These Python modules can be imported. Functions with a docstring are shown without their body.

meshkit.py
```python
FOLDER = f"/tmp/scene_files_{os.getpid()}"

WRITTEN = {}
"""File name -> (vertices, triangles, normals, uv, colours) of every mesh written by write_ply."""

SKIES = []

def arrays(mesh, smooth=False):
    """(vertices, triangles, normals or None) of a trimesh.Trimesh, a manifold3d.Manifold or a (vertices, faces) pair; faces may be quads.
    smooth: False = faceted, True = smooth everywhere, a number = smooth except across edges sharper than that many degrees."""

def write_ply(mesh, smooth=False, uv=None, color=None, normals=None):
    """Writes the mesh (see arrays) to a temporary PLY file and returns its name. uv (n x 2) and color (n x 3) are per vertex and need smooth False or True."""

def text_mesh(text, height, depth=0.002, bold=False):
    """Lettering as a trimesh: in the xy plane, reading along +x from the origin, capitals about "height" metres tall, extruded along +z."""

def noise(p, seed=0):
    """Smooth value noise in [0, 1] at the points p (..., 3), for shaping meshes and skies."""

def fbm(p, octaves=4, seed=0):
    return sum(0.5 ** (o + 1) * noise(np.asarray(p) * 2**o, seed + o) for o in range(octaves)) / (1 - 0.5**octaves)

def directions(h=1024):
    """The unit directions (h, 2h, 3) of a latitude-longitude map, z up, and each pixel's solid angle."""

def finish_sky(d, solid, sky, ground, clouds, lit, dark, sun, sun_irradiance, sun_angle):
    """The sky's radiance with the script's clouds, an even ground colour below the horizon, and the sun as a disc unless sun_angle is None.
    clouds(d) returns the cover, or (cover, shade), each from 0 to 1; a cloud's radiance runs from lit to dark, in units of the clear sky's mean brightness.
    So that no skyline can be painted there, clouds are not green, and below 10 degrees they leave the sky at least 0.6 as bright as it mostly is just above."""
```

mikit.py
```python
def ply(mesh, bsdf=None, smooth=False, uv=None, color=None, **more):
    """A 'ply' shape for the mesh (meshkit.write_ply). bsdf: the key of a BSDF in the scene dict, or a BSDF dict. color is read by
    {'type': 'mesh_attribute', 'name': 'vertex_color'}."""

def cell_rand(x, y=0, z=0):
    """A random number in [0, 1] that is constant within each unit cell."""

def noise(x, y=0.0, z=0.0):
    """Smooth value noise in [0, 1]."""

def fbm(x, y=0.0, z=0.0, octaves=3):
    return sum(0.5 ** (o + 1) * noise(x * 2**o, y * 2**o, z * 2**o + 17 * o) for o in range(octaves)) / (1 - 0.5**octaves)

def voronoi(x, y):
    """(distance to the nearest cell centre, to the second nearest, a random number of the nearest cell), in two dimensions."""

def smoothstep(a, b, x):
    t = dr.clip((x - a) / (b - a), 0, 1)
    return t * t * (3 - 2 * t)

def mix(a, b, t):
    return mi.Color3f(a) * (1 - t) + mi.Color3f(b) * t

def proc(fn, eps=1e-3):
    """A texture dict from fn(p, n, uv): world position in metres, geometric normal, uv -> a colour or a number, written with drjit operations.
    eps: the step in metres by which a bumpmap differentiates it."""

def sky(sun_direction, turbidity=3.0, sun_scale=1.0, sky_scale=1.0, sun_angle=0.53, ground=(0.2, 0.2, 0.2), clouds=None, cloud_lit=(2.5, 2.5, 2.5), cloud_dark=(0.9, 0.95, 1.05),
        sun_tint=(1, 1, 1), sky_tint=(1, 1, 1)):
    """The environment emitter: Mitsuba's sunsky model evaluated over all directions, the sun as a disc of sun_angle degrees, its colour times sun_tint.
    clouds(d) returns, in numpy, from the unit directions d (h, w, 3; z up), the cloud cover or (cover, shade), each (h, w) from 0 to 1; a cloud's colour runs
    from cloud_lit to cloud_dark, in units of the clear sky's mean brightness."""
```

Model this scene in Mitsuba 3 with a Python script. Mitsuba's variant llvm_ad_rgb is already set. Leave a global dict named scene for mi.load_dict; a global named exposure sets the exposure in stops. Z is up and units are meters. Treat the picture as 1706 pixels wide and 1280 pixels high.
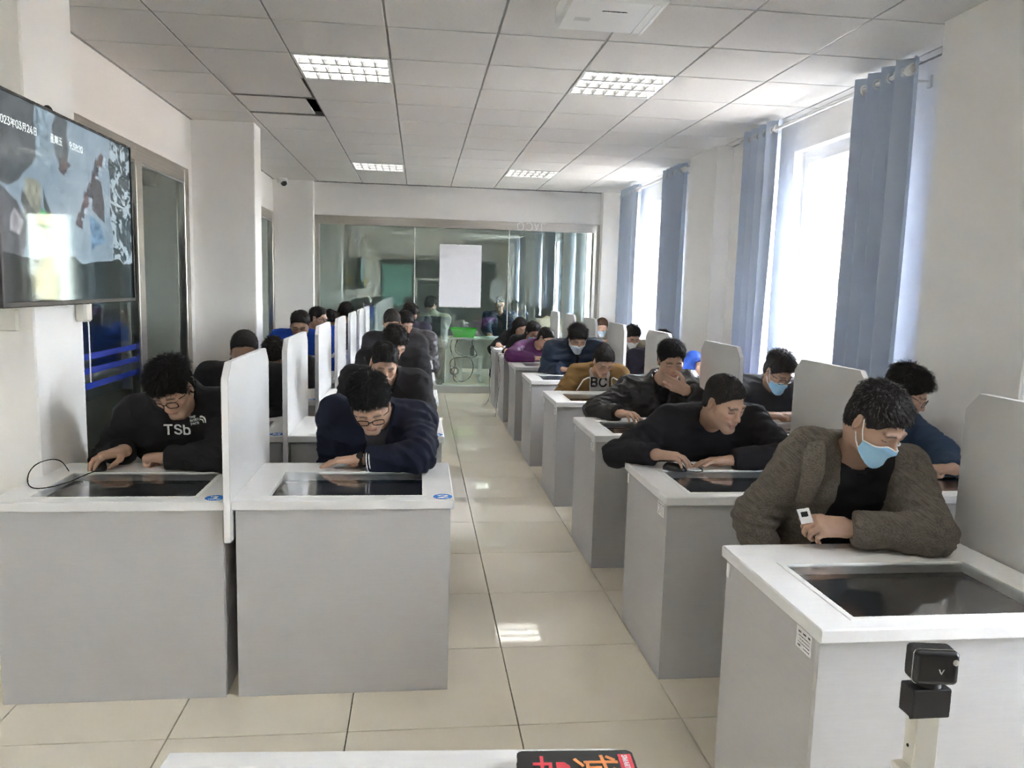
import math
import numpy as np
import trimesh
import manifold3d as m3
import shapely
from shapely import affinity
from shapely.geometry import LineString, Polygon, Point, box as sbox
import drjit as dr
import mitsuba as mi
import mikit
import meshkit
from mikit import proc, noise, fbm, smoothstep, mix

T = mi.ScalarTransform4f
scene, labels = {}, {}

# ------------------------------------------------------------------ camera, sky, exposure
CAM = np.array([0.0, 0.0, 1.528])
YAW, PITCH, ROLL, FOCAL = 0.1202, -0.1234, 0.0267, 1293.6


def camera_axes():
    f = np.array([math.sin(YAW) * math.cos(PITCH), math.cos(YAW) * math.cos(PITCH), math.sin(PITCH)])
    r = np.array([math.cos(YAW), -math.sin(YAW), 0.0])
    u = np.cross(r, f)
    r2 = r * math.cos(ROLL) + u * math.sin(ROLL)
    return f, np.cross(r2, f)


_f, _u = camera_axes()
scene['camera'] = {'type': 'perspective', 'fov': 2 * math.degrees(math.atan(853 / FOCAL)), 'fov_axis': 'x', 'near_clip': 0.05, 'far_clip': 500.0,
                   'to_world': T().look_at(origin=CAM.tolist(), target=(CAM + _f).tolist(), up=_u.tolist())}


def hazy(d):
    p = d * np.array([3.0, 3.0, 6.0])
    return np.clip(0.75 + 0.35 * (meshkit.fbm(p, 3, 5) - 0.5), 0, 1), np.clip(meshkit.fbm(p * 1.7, 3, 9) * 0.5, 0, 1)


SKY = 10.0
scene['sky'] = mikit.sky([-0.62, -0.35, 0.70], turbidity=4.0, sun_scale=0.12 * SKY, sky_scale=SKY, ground=(0.16, 0.15, 0.14), sky_tint=(1.11, 1.0, 0.89), clouds=hazy, cloud_lit=(1.35, 1.35, 1.35), cloud_dark=(1.0, 1.02, 1.06))
exposure = 4.88
LAMP = 0.85         # radiance of the fluorescent tubes

# ------------------------------------------------------------------ materials


def rgb(c):
    return {'type': 'rgb', 'value': [float(x) for x in c]}


def mat(name, color, rough=0.5, spec=0.5, metal=0.0, **more):
    c = color if isinstance(color, dict) else rgb(color)
    b = {'type': 'principled', 'base_color': c, 'roughness': rough, 'metallic': metal, 'specular': spec, **more}
    scene[name] = {'type': 'twosided', 'bsdf': b}
    return name


def plaster(p, n, uv):
    v = fbm(p.x * 2.1 + p.y * 1.3, p.y * 1.7, p.z * 1.9, 3)
    return mix((0.875, 0.855, 0.82), (0.91, 0.895, 0.865), v)


def laminate(p, n, uv):
    g = noise(p.x * 9.0 + p.y * 9.0, p.z * 160.0, p.y * 3.0) * 0.5 + noise(p.x * 40.0 + p.y * 40.0, p.z * 420.0) * 0.5
    return mix((0.485, 0.48, 0.48), (0.51, 0.505, 0.505), g)


def laminate_top(p, n, uv):
    g = noise(p.x * 14.0, p.y * 170.0, p.z * 60.0) * 0.6 + noise(p.x * 60.0, p.y * 520.0, p.z * 300.0) * 0.4
    return mix((0.77, 0.77, 0.765), (0.81, 0.81, 0.805), g)


def floor_stone(p, n, uv):
    t = mikit.cell_rand(dr.floor((p.x - 0.3624) / 0.593), dr.floor((p.y - 2.5423) / 0.593))
    v = fbm(p.x * 3.1 + t * 9.0, p.y * 3.1, t * 5.0, 4)
    w = noise(p.x * 90.0, p.y * 90.0)
    return mix((0.75, 0.685, 0.565), (0.82, 0.76, 0.645), v * 0.75 + t * 0.2 + w * 0.05)


def mineral(p, n, uv):
    s = noise(p.x * 210.0, p.y * 210.0)
    big = noise(p.x * 1.3, p.y * 1.3)
    return mix((0.59, 0.575, 0.545), (0.66, 0.645, 0.615), big * 0.5 + 0.5) * (1 - 0.10 * smoothstep(0.72, 0.9, s))


def brushed(p, n, uv):
    s = noise(p.x * 3.0 + p.y * 3.0, p.z * 500.0)
    return mix((0.50, 0.47, 0.43), (0.60, 0.57, 0.53), s)


def tweed(p, n, uv):
    a = mikit.cell_rand(dr.floor((p.x * 0.8 + p.z * 0.6) * 330.0), dr.floor((p.y * 0.6 - p.z + p.x * 0.4) * 330.0))
    return mix((0.055, 0.048, 0.040), (0.185, 0.165, 0.138), 0.2 + a * 0.5 + 0.3 * noise(p.x * 60, p.y * 60, p.z * 60))


mat('plaster', proc(plaster), 0.85, 0.2)
mat('laminate_grey', proc(laminate), 0.45, 0.4)
mat('laminate_white', proc(laminate_top), 0.38, 0.45)
mat('laminate_board', (0.62, 0.615, 0.60), 0.45, 0.4)
mat('porcelain', proc(floor_stone), 0.04, 0.8)
mat('grout', (0.10, 0.08, 0.065), 0.9, 0.1)
mat('mineral', proc(mineral), 0.9, 0.15)
mat('grid_metal_shaded', (0.26, 0.25, 0.24), 0.4, 0.5)  # white T-bars coloured dark, shade of the gaps beside them painted in
mat('plenum', (0.05, 0.05, 0.05), 0.9, 0.1)
scene['steel'] = {'type': 'twosided', 'bsdf': {'type': 'principled', 'base_color': proc(brushed), 'roughness': 0.28, 'metallic': 0.95}}
mat('chrome', (0.75, 0.75, 0.75), 0.15, 0.5, 1.0)
mat('white_plastic', (0.80, 0.80, 0.78), 0.35)
mat('cream_plastic', (0.72, 0.69, 0.61), 0.4)
mat('pale_grey', (0.62, 0.62, 0.60), 0.4)
mat('upvc', (0.85, 0.85, 0.85), 0.3)
mat('black_plastic', (0.016, 0.016, 0.017), 0.4)
mat('black_rubber', (0.012, 0.012, 0.012), 0.6)
mat('monitor_black', (0.022, 0.024, 0.027), 0.25, 0.5)
scene['tv_glass'] = {'type': 'principled', 'base_color': rgb((0.012, 0.016, 0.016)), 'roughness': 0.04, 'specular': 0.6}
mat('badge_blue', (0.030, 0.20, 0.62), 0.4)
mat('stripe_blue', (0.006, 0.028, 0.30), 0.5)
mat('paint_white', (0.86, 0.86, 0.86), 0.5)
mat('paper', (0.82, 0.82, 0.86), 0.75, 0.2)
mat('ink', (0.02, 0.02, 0.02), 0.6)
mat('ink_red', (0.75, 0.07, 0.09), 0.45)
mat('ink_orange', (0.80, 0.30, 0.10), 0.45)
mat('book_black', (0.022, 0.021, 0.020), 0.38)
mat('warning_yellow', (0.75, 0.55, 0.02), 0.5)
mat('green_plastic', (0.055, 0.62, 0.035), 0.35)
mat('dark_panel', (0.06, 0.07, 0.075), 0.45)
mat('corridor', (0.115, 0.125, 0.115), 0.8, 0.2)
mat('teal_board', (0.18, 0.42, 0.37), 0.5)
mat('red_cloth', (0.35, 0.02, 0.03), 0.8)
mat('curtain_blue', (0.50, 0.57, 0.68), 0.6, 0.3, sheen=0.3)
mat('facade', (0.62, 0.55, 0.42), 0.9)
mat('facade_pink', (0.62, 0.47, 0.38), 0.9)
mat('facade_window', (0.16, 0.18, 0.21), 0.3)
mat('bark', (0.16, 0.12, 0.09), 0.9)
mat('lane', (0.20, 0.19, 0.18), 0.9)
mat('alu_louver', (0.11, 0.11, 0.11), 0.5, 0.5, 0.3)
vcol = {'type': 'mesh_attribute', 'name': 'vertex_color'}
mat('skin', vcol, 0.48, 0.4)
mat('cloth', vcol, 0.82, 0.25, sheen=0.25)
mat('nylon', vcol, 0.45, 0.4)
mat('leather', vcol, 0.33, 0.5)
mat('hair', vcol, 0.55, 0.3)
mat('tweed', proc(tweed), 0.9, 0.2)
mat('tweed_lapel', proc(lambda p, n, uv: tweed(p, n, uv) * 1.12), 0.9, 0.2)
mat('mask_blue', (0.40, 0.68, 0.90), 0.7, 0.2)
mat('mask_pale', (0.62, 0.72, 0.80), 0.7, 0.2)
mat('mask_white', (0.74, 0.74, 0.72), 0.7, 0.2)
mat('strap_white', (0.85, 0.85, 0.85), 0.7)
mat('shoe_black', (0.02, 0.02, 0.02), 0.4)
scene['partition_glass'] = {'type': 'thindielectric', 'int_ior': 3.4, 'specular_transmittance': rgb((0.66, 0.78, 0.72)), 'specular_reflectance': rgb((0.86, 1.0, 0.95))}
scene['side_glass'] = {'type': 'thindielectric', 'int_ior': 1.8, 'specular_transmittance': rgb((0.42, 0.50, 0.46)), 'specular_reflectance': rgb((0.88, 1.0, 0.96))}
scene['window_glass'] = {'type': 'thindielectric', 'int_ior': 1.5}
scene['desk_glass'] = {'type': 'thindielectric', 'int_ior': 2.3, 'specular_transmittance': rgb((0.75, 0.78, 0.78))}
scene['lens_glass'] = {'type': 'thindielectric', 'int_ior': 1.3}

# ------------------------------------------------------------------ mesh helpers
cat = trimesh.util.concatenate


def rbox(x0, x1, y0, y1, z0, z1, b=0.004):
    b = min(b, (x1 - x0) / 2.01, (y1 - y0) / 2.01, (z1 - z0) / 2.01)
    pts = []
    for x, sx in ((x0, 1), (x1, -1)):
        for y, sy in ((y0, 1), (y1, -1)):
            for z, sz in ((z0, 1), (z1, -1)):
                pts += [(x, y + sy * b, z + sz * b), (x + sx * b, y, z + sz * b), (x + sx * b, y + sy * b, z)]
    return trimesh.convex.convex_hull(np.array(pts))


def cbox(x0, x1, y0, y1, z0, z1):
    return trimesh.creation.box(bounds=[[x0, y0, z0], [x1, y1, z1]])


def to_man(m):
    return m3.Manifold(m3.Mesh(np.asarray(m.vertices, np.float32), np.asarray(m.faces, np.uint32)))


def from_man(m):
    k = m.to_mesh()
    return trimesh.Trimesh(k.vert_properties[:, :3], k.tri_verts, process=False)


def minus(a, *bs):
    r = to_man(a)
    for b in bs:
        r = r - to_man(b)
    return from_man(r)


def cyl(p, q, r, n=16, r2=None):
    return tube([p, q], [r, r if r2 is None else r2], n)


def tube(pts, r, n=8):
    p = np.asarray(pts, float)
    r = np.broadcast_to(np.asarray(r, float), (len(p),))
    t = np.gradient(p, axis=0)
    t /= np.linalg.norm(t, axis=1, keepdims=True) + 1e-12
    a = np.cross(t[0], [0, 0, 1.0] if abs(t[0][2]) < 0.9 else [1.0, 0, 0])
    rings, ang = [], np.arange(n) * 2 * math.pi / n
    for i in range(len(p)):
        a = a - t[i] * (a @ t[i])
        a /= np.linalg.norm(a) + 1e-12
        b = np.cross(t[i], a)
        rings.append(p[i] + r[i] * (np.cos(ang)[:, None] * a + np.sin(ang)[:, None] * b))
    v = np.vstack(rings + [p[:1], p[-1:]])
    f, m = [], len(p)
    for i in range(m - 1):
        for j in range(n):
            k = (j + 1) % n
            a0, a1, b0, b1 = i * n + j, i * n + k, (i + 1) * n + j, (i + 1) * n + k
            f += [(a0, a1, b1), (a0, b1, b0)]
    for j in range(n):
        k = (j + 1) % n
        f += [(m * n, k, j), (m * n + 1, (m - 1) * n + j, (m - 1) * n + k)]
    return trimesh.Trimesh(v, f, process=False)


def spline(pts, n=24):
    from scipy.interpolate import CubicSpline
    p = np.asarray(pts, float)
    s = np.r_[0, np.cumsum(np.linalg.norm(np.diff(p, axis=0), axis=1))]
    return CubicSpline(s, p)(np.linspace(0, s[-1], n))


def lathe(prof, n=24, center=(0, 0, 0)):
    m = trimesh.creation.revolve(np.asarray(prof, float), sections=n)
    m.apply_translation(center)
    return m


def extrude(poly, h):
    parts = getattr(poly, 'geoms', [poly])
    return cat([trimesh.creation.extrude_polygon(g, h, engine='earcut') for g in parts])


def place(mesh, o, ex, ey, ez):
    """The mesh's x, y, z axes become the given directions, its origin the point o."""
    m = np.eye(4)
    m[:3, 0], m[:3, 1], m[:3, 2], m[:3, 3] = ex, ey, ez, o
    k = mesh.copy()
    k.apply_transform(m)
    return k


def unit(v):
    v = np.asarray(v, float)
    return v / (np.linalg.norm(v) + 1e-12)


def strokes(lines, width):
    return shapely.union_all([LineString(l).buffer(width / 2, cap_style='square', join_style='mitre') for l in lines])


# ------------------------------------------------------------------ naming helpers
_count = {}


def fresh(name):
    n = _count.get(name, 0)
    _count[name] = n + 1
    return name if n == 0 else f'{name}_{n:03d}'


def say(key, label=None, cat_=None, group=None, kind=None):
    d = {k: v for k, v in (('label', label), ('category', cat_), ('group', group), ('kind', kind)) if v}
    if d:
        labels[key] = {**labels.get(key, {}), **d}
    return key


def thing(name, label, cat_, group=None):
    return say(fresh(name), label, cat_, group)


def part(parent, name, shape, label=None, kind=None):
    key = fresh(f'{parent}__{name}')
    scene[key] = shape
    return say(key, label, None, None, kind)


def solo(name, shape, label=None, cat_=None, group=None, kind=None):
    key = fresh(name)
    scene[key] = shape
    return say(key, label, cat_, group, kind)


def at(shape, *t):
    return {**shape, 'to_world': T().translate([float(x) for x in t])}


def ply(mesh, bsdf, smooth=False, **k):
    return mikit.ply(mesh, bsdf, smooth, **k)


def structure(name, shape):
    scene[name] = shape
    _count[name] = 1
    labels[name] = {'kind': 'structure'}
    return name

# ------------------------------------------------------------------ the room
ZC = 2.892                                   # false ceiling
FX, FY, FT = 0.3624, 2.5423, 0.593           # floor tile grid
GX, GY, GT = -1.3959, 4.3957, 0.6            # ceiling grid
XL, XR, YN, YF = -1.98, 2.90, -1.90, 11.15   # left wall, right wall, wall behind the camera, glass wall

structure('floor', ply(cbox(-4.2, 3.14, -2.2, 16.0, -0.16, -0.010), 'grout'))
tile_shape = ply(rbox(0, FT - 0.0044, 0, FT - 0.0044, -0.012, 0, 0.0012), 'porcelain')
for i in range(-4, 5):
    for j in range(-7, 15):
        part('floor', 'tile', at(tile_shape, FX + i * FT + 0.0022, FY + j * FT + 0.0022, 0))
far_tiles = [cbox(FX + i * FT + 0.0014, FX + (i + 1) * FT - 0.0014, FY + j * FT + 0.0014, FY + (j + 1) * FT - 0.0014, -0.012, 0)
             for i in range(-4, 5) for j in range(15, 22)]
part('floor', 'far_tiles', ply(cat(far_tiles), 'porcelain'), kind='stuff')

structure('ceiling', ply(cbox(-4.2, 3.14, -2.2, 16.0, 3.30, 3.45), 'plenum'))
LAMPS = [(1, 1), (4, 1), (1, 8), (4, 8), (1, -6), (4, -6)]
tile_c = ply(rbox(0.006, GT - 0.006, 0.006, GT - 0.006, 0, 0.012, 0.002), 'mineral')
tile_edge = ply(rbox(0.007, 0.10, 0.007, GT - 0.007, 0, 0.012, 0.002), 'mineral')
for i in range(-1, 8):
    for j in range(-11, 12):
        if (i, j) in LAMPS:
            continue
        s = tile_edge if i == 7 else tile_c
        x, y = GX + GT * i, GY + GT * j
        if j == 11:
            continue
        if (i, j) == (0, 2):
            s = {**tile_c, 'to_world': T().translate([x - 0.022, y, ZC + 0.013]).rotate([0, 0, 1], -0.6)}
        elif (i, j) == (0, 3):
            s = {**tile_c, 'to_world': T().translate([x - 0.078, y - 0.004, ZC + 0.0135]).rotate([0, 0, 1], -0.5)}
        else:
            s = at(s, x, y, ZC)
        part('ceiling', 'tile', s)
bar_y = ply(cat([cbox(-0.004, 0.004, YN, 11.1, 0.003, 0.008), cbox(-0.001, 0.001, YN, 11.1, 0.003, 0.04)]), 'grid_metal_shaded')
for i in range(-1, 8):
    part('ceiling', 'main_runner', at(bar_y, GX + GT * i, 0, ZC))
bar_x = ply(cat([cbox(XL, XR, -0.004, 0.004, 0.004, 0.008), cbox(XL, XR, -0.001, 0.001, 0.004, 0.04)]), 'grid_metal_shaded')
for j in range(-10, 12):
    part('ceiling', 'cross_runner', at(bar_x, 0, GY + GT * j, ZC))
part('ceiling', 'wall_angle', ply(cat([cbox(XL, XL + 0.02, YN, 11.0, ZC - 0.002, ZC + 0.0), cbox(XR - 0.02, XR, YN, 11.0, ZC - 0.002, ZC), cbox(XL, XR, 11.05, 11.08, ZC - 0.002, ZC + 0.012)]), 'grid_metal_shaded'))

# left wall: plaster above, two glazed bays between square pillars
structure('wall_left', ply(cat([cbox(-2.23, XL, -2.2, 11.4, 2.455, 3.30), cbox(-2.23, XL, -2.2, 3.57, 0, 2.46), cbox(-2.23, XL, 7.05, 7.47, 0, 2.46), cbox(-2.23, XL, 10.99, 11.4, 0, 2.46)]), 'plaster'))
for y0, y1 in ((-1.30, -0.90), (3.14, 3.57), (7.19, 7.47), (10.98, 11.25)):
    part('wall_left', 'pillar', ply(rbox(XL - 0.05, -1.45, y0, y1, -0.005, 3.29, 0.006), 'plaster'))
for ya, yb, posts in ((3.57, 7.05, (3.61, 5.86, 6.99)), (7.47, 10.99, (7.52, 9.2, 10.93))):
    part('wall_left', 'steel_header', ply(rbox(XL - 0.06, XL + 0.012, ya, yb, 2.335, 2.455, 0.003), 'steel'))
    part('wall_left', 'steel_sill', ply(rbox(XL - 0.06, XL + 0.012, ya, yb, 0, 0.09, 0.003), 'steel'))
    for y in posts:
        part('wall_left', 'steel_post', ply(rbox(XL - 0.06, XL + 0.014, y - 0.06, y + 0.06, 0, 2.44, 0.004), 'steel'))
    for a, b in zip(posts[:-1], posts[1:]):
        part('wall_left', 'glass_pane', ply((np.array([[XL - 0.02, a + 0.06, 0.09], [XL - 0.02, b - 0.06, 0.09], [XL - 0.02, b - 0.06, 2.335], [XL - 0.02, a + 0.06, 2.335]]), np.array([[0, 1, 2, 3]])), 'side_glass'))
        part('wall_left', 'glazing_bead', ply(cat([cbox(XL - 0.03, XL + 0.004, a + 0.06, b - 0.06, 2.322, 2.336), cbox(XL - 0.03, XL + 0.004, a + 0.06, a + 0.072, 0.09, 2.33), cbox(XL - 0.03, XL + 0.004, b - 0.072, b - 0.06, 0.09, 2.33)]), 'chrome'))
for z in (1.043, 0.955, 0.863):
    part('wall_left', 'glass_stripe', ply(cbox(XL - 0.018, XL - 0.0165, 3.7, 5.78, z - 0.019, z + 0.019), 'stripe_blue'), 'dark blue stripe stuck on the glass')
# the corridor that one sees through the left glazing
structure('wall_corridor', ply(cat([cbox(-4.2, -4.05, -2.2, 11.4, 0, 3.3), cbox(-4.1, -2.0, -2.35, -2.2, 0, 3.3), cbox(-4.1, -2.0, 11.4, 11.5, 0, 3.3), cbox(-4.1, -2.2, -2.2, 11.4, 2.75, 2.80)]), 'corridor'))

# right wall with three windows between pillars
WIN = [(4.60, 5.96), (8.56, 10.12), (0.26, 1.80)]
ZW0, ZW1 = 0.90, 2.64
wall = cbox(XR, 3.14, -2.2, 16.0, 0, 3.30)
wall = minus(wall, *[cbox(2.5, 3.5, a, b, ZW0, ZW1) for a, b in WIN], cbox(2.5, 3.5, 12.3, 13.6, ZW0, ZW1))
structure('wall_right', ply(wall, 'plaster'))
for x, y0, y1 in ((2.566, 3.03, 3.77), (2.736, 7.19, 7.93), (2.55, 10.95, 11.30), (2.566, -1.2, -0.4)):
    part('wall_right', 'pillar', ply(rbox(x, XR + 0.05, y0, y1, -0.005, 3.29, 0.006), 'plaster'))
frame_pane = 'window_glass'
for n, (a, b) in enumerate(WIN, 1):
    w = f'window_{n}'
    mid = a + 0.55
    fr = minus(rbox(2.99, 3.06, a - 0.005, b + 0.005, ZW0 - 0.005, ZW1 + 0.005, 0.004), cbox(2.9, 3.2, a + 0.05, b - 0.05, ZW0 + 0.05, ZW1 - 0.05))
    structure(w, ply(fr, 'upvc'))
    part(w, 'sill', ply(rbox(2.84, 3.02, a - 0.03, b + 0.03, ZW0 - 0.03, ZW0 + 0.006, 0.006), 'upvc'))
    part(w, 'mullion', ply(rbox(2.985, 3.065, mid - 0.035, mid + 0.035, ZW0 + 0.04, ZW1 - 0.04, 0.004), 'upvc'))
    for c, d in ((a + 0.05, mid - 0.035), (mid + 0.035, b - 0.05)):
        sash = minus(rbox(2.975, 3.03, c, d, ZW0 + 0.05, ZW1 - 0.05, 0.004), cbox(2.9, 3.2, c + 0.045, d - 0.045, ZW0 + 0.095, ZW1 - 0.095))
        s = part(w, 'sash', ply(sash, 'upvc'))
        q = np.array([[3.01, c + 0.045, ZW0 + 0.095], [3.01, d - 0.045, ZW0 + 0.095], [3.01, d - 0.045, ZW1 - 0.095], [3.01, c + 0.045, ZW1 - 0.095]])
        part(s, 'pane', ply((q, np.array([[0, 1, 2, 3]])), frame_pane))
    h = cat([rbox(2.955, 2.976, mid + 0.045, mid + 0.07, 1.60, 1.68, 0.004), cyl((2.96, mid + 0.057, 1.64), (2.93, mid + 0.057, 1.64), 0.008), tube([(2.93, mid + 0.057, 1.645), (2.928, mid + 0.07, 1.60), (2.928, mid + 0.10, 1.545)], [0.009, 0.009, 0.007])])
    part(w, 'handle', ply(h, 'white_plastic', 30))

# glass wall at the far end
structure('wall_back', ply(cat([cbox(XL, XR, 11.10, 11.28, 2.452, 3.30), cbox(-4.1, -1.45, 11.15, 11.28, 0, 3.3)]), 'plaster'))
part('wall_back', 'steel_header', ply(rbox(-1.45, 2.55, 11.085, 11.20, 2.335, 2.452, 0.003), 'steel'))
part('wall_back', 'steel_jamb', ply(rbox(-1.45, -1.385, 11.085, 11.20, 0, 2.34, 0.003), 'steel'))
part('wall_back', 'steel_jamb', ply(rbox(2.46, 2.55, 11.085, 11.20, 0, 2.34, 0.003), 'steel'))
part('wall_back', 'curb', ply(rbox(-1.40, 2.48, 11.09, 11.22, -0.005, 0.105, 0.006), 'pale_grey'), 'pale curb under the glass')
for a, b in ((-1.385, -0.083), (-0.077, 1.247), (1.253, 2.46)):
    q = np.array([[a, 11.15, 0.10], [b, 11.15, 0.10], [b, 11.15, 2.336], [a, 11.15, 2.336]])
    part('wall_back', 'glass_pane', ply((q, np.array([[0, 1, 2, 3]])), 'partition_glass'))
for x in (-0.08, 1.25):
    part('wall_back', 'glass_seam', ply(rbox(x - 0.007, x + 0.007, 11.142, 11.158, 0.10, 2.336, 0.002), 'pale_grey'))
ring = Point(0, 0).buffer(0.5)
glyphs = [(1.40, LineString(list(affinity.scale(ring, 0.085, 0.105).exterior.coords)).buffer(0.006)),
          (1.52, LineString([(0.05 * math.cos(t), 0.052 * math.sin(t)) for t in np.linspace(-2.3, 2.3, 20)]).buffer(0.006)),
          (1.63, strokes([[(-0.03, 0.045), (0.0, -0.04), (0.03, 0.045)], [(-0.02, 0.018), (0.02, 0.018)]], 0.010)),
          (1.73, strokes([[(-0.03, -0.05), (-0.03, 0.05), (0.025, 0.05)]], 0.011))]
for x, g in glyphs:  # reflection of lettering in the steel, shaped as thin raised outlines
    part('wall_back', 'letter_reflection', ply(place(extrude(g, 0.003), (x, 11.085, 2.392), [1, 0, 0], [0, 0, 1], [0, -1, 0]), 'white_plastic'), 'mirrored lettering reflection modelled as pale outlines on the steel header')

# wall behind the camera, seen in the glass wall
structure('wall_front', ply(cat([cbox(XL, XR, -2.2, YN, 2.45, 3.30), cbox(XL, -1.2, -2.2, YN, 0, 2.46), cbox(2.3, XR, -2.2, YN, 0, 2.46), cbox(XL, XR, -2.30, -2.2, 0, 3.3)]), 'plaster'))
part('wall_front', 'steel_header', ply(rbox(-1.2, 2.3, -2.0, YN + 0.01, 2.30, 2.45, 0.003), 'steel'))
part('wall_front', 'dark_glazing', ply(rbox(-1.2, 2.3, -2.0, YN - 0.02, 0, 2.30, 0.003), 'dark_panel'))
part('wall_front', 'teal_panel', ply(rbox(-1.15, -0.25, YN - 0.02, YN, 0.9, 2.15, 0.003), 'teal_board'))
part('wall_front', 'door_frame', ply(minus(rbox(-0.15, 0.85, YN - 0.03, YN + 0.02, 0, 1.75, 0.003), cbox(-0.08, 0.78, -2.2, 0, -0.1, 1.68)), 'white_plastic'))

# the room behind the glass wall
structure('wall_inner_room', ply(cat([cbox(-2.4, 3.14, 15.9, 16.05, 0, 3.3), cbox(-2.5, -2.35, 11.28, 16.0, 0, 3.3), cbox(-2.4, 3.0, 11.28, 16.0, 2.85, 2.9)]), 'corridor'))

# false-ceiling lamps
W = 0.586


def louver_lamp(x, y, label):
    t = thing('ceiling_lamp', label, 'ceiling light', 'recessed louver lamps in the false ceiling')
    tray = minus(cbox(x + 0.007, x + 0.593, y + 0.007, y + 0.593, ZC - 0.004, ZC + 0.10), cbox(x + 0.022, x + 0.578, y + 0.022, y + 0.578, ZC - 0.01, ZC + 0.095))
    part(t, 'tray', ply(tray, 'white_plastic'))
    for k in range(3):
        yy = y + 0.022 + 0.556 * (k + 0.5) / 3
        part(t, 'tube', {**ply(cyl((x + 0.03, yy, ZC + 0.055), (x + 0.57, yy, ZC + 0.055), 0.016, 12), 'white_plastic', 40), 'emitter': {'type': 'area', 'radiance': rgb((LAMP, LAMP * 0.985, LAMP * 0.94))}})
    lv = []
    for k in range(4):
        yy = y + 0.022 + 0.556 * k / 3
        lv.append(cat([place(extrude(Polygon([(-0.011, 0.0), (0.011, 0.0), (0.002, 0.034), (-0.002, 0.034)]), 0.556), (x + 0.022, yy, ZC - 0.002), [0, 1, 0], [0, 0, 1], [1, 0, 0])]))
    for k in range(1, 7):
        xx = x + 0.022 + 0.556 * k / 7
        lv.append(cbox(xx - 0.0018, xx + 0.0018, y + 0.022, y + 0.578, ZC - 0.002, ZC + 0.034))
    part(t, 'louver', ply(cat(lv), 'alu_louver'))
    return t


lamp_says = ['lit square louver lamp in the ceiling beside the gap left by slipped tiles', 'lit square louver lamp in the ceiling nearest the large window', 'small-looking far lit louver lamp on the left above the glass wall',
             'small-looking far lit louver lamp on the right above the glass wall', 'lit louver lamp overhead near the camera on the left', 'lit louver lamp overhead near the camera on the right']
for (i, j), s in zip(LAMPS, lamp_says):
    louver_lamp(GX + GT * i, GY + GT * j, s)

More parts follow.
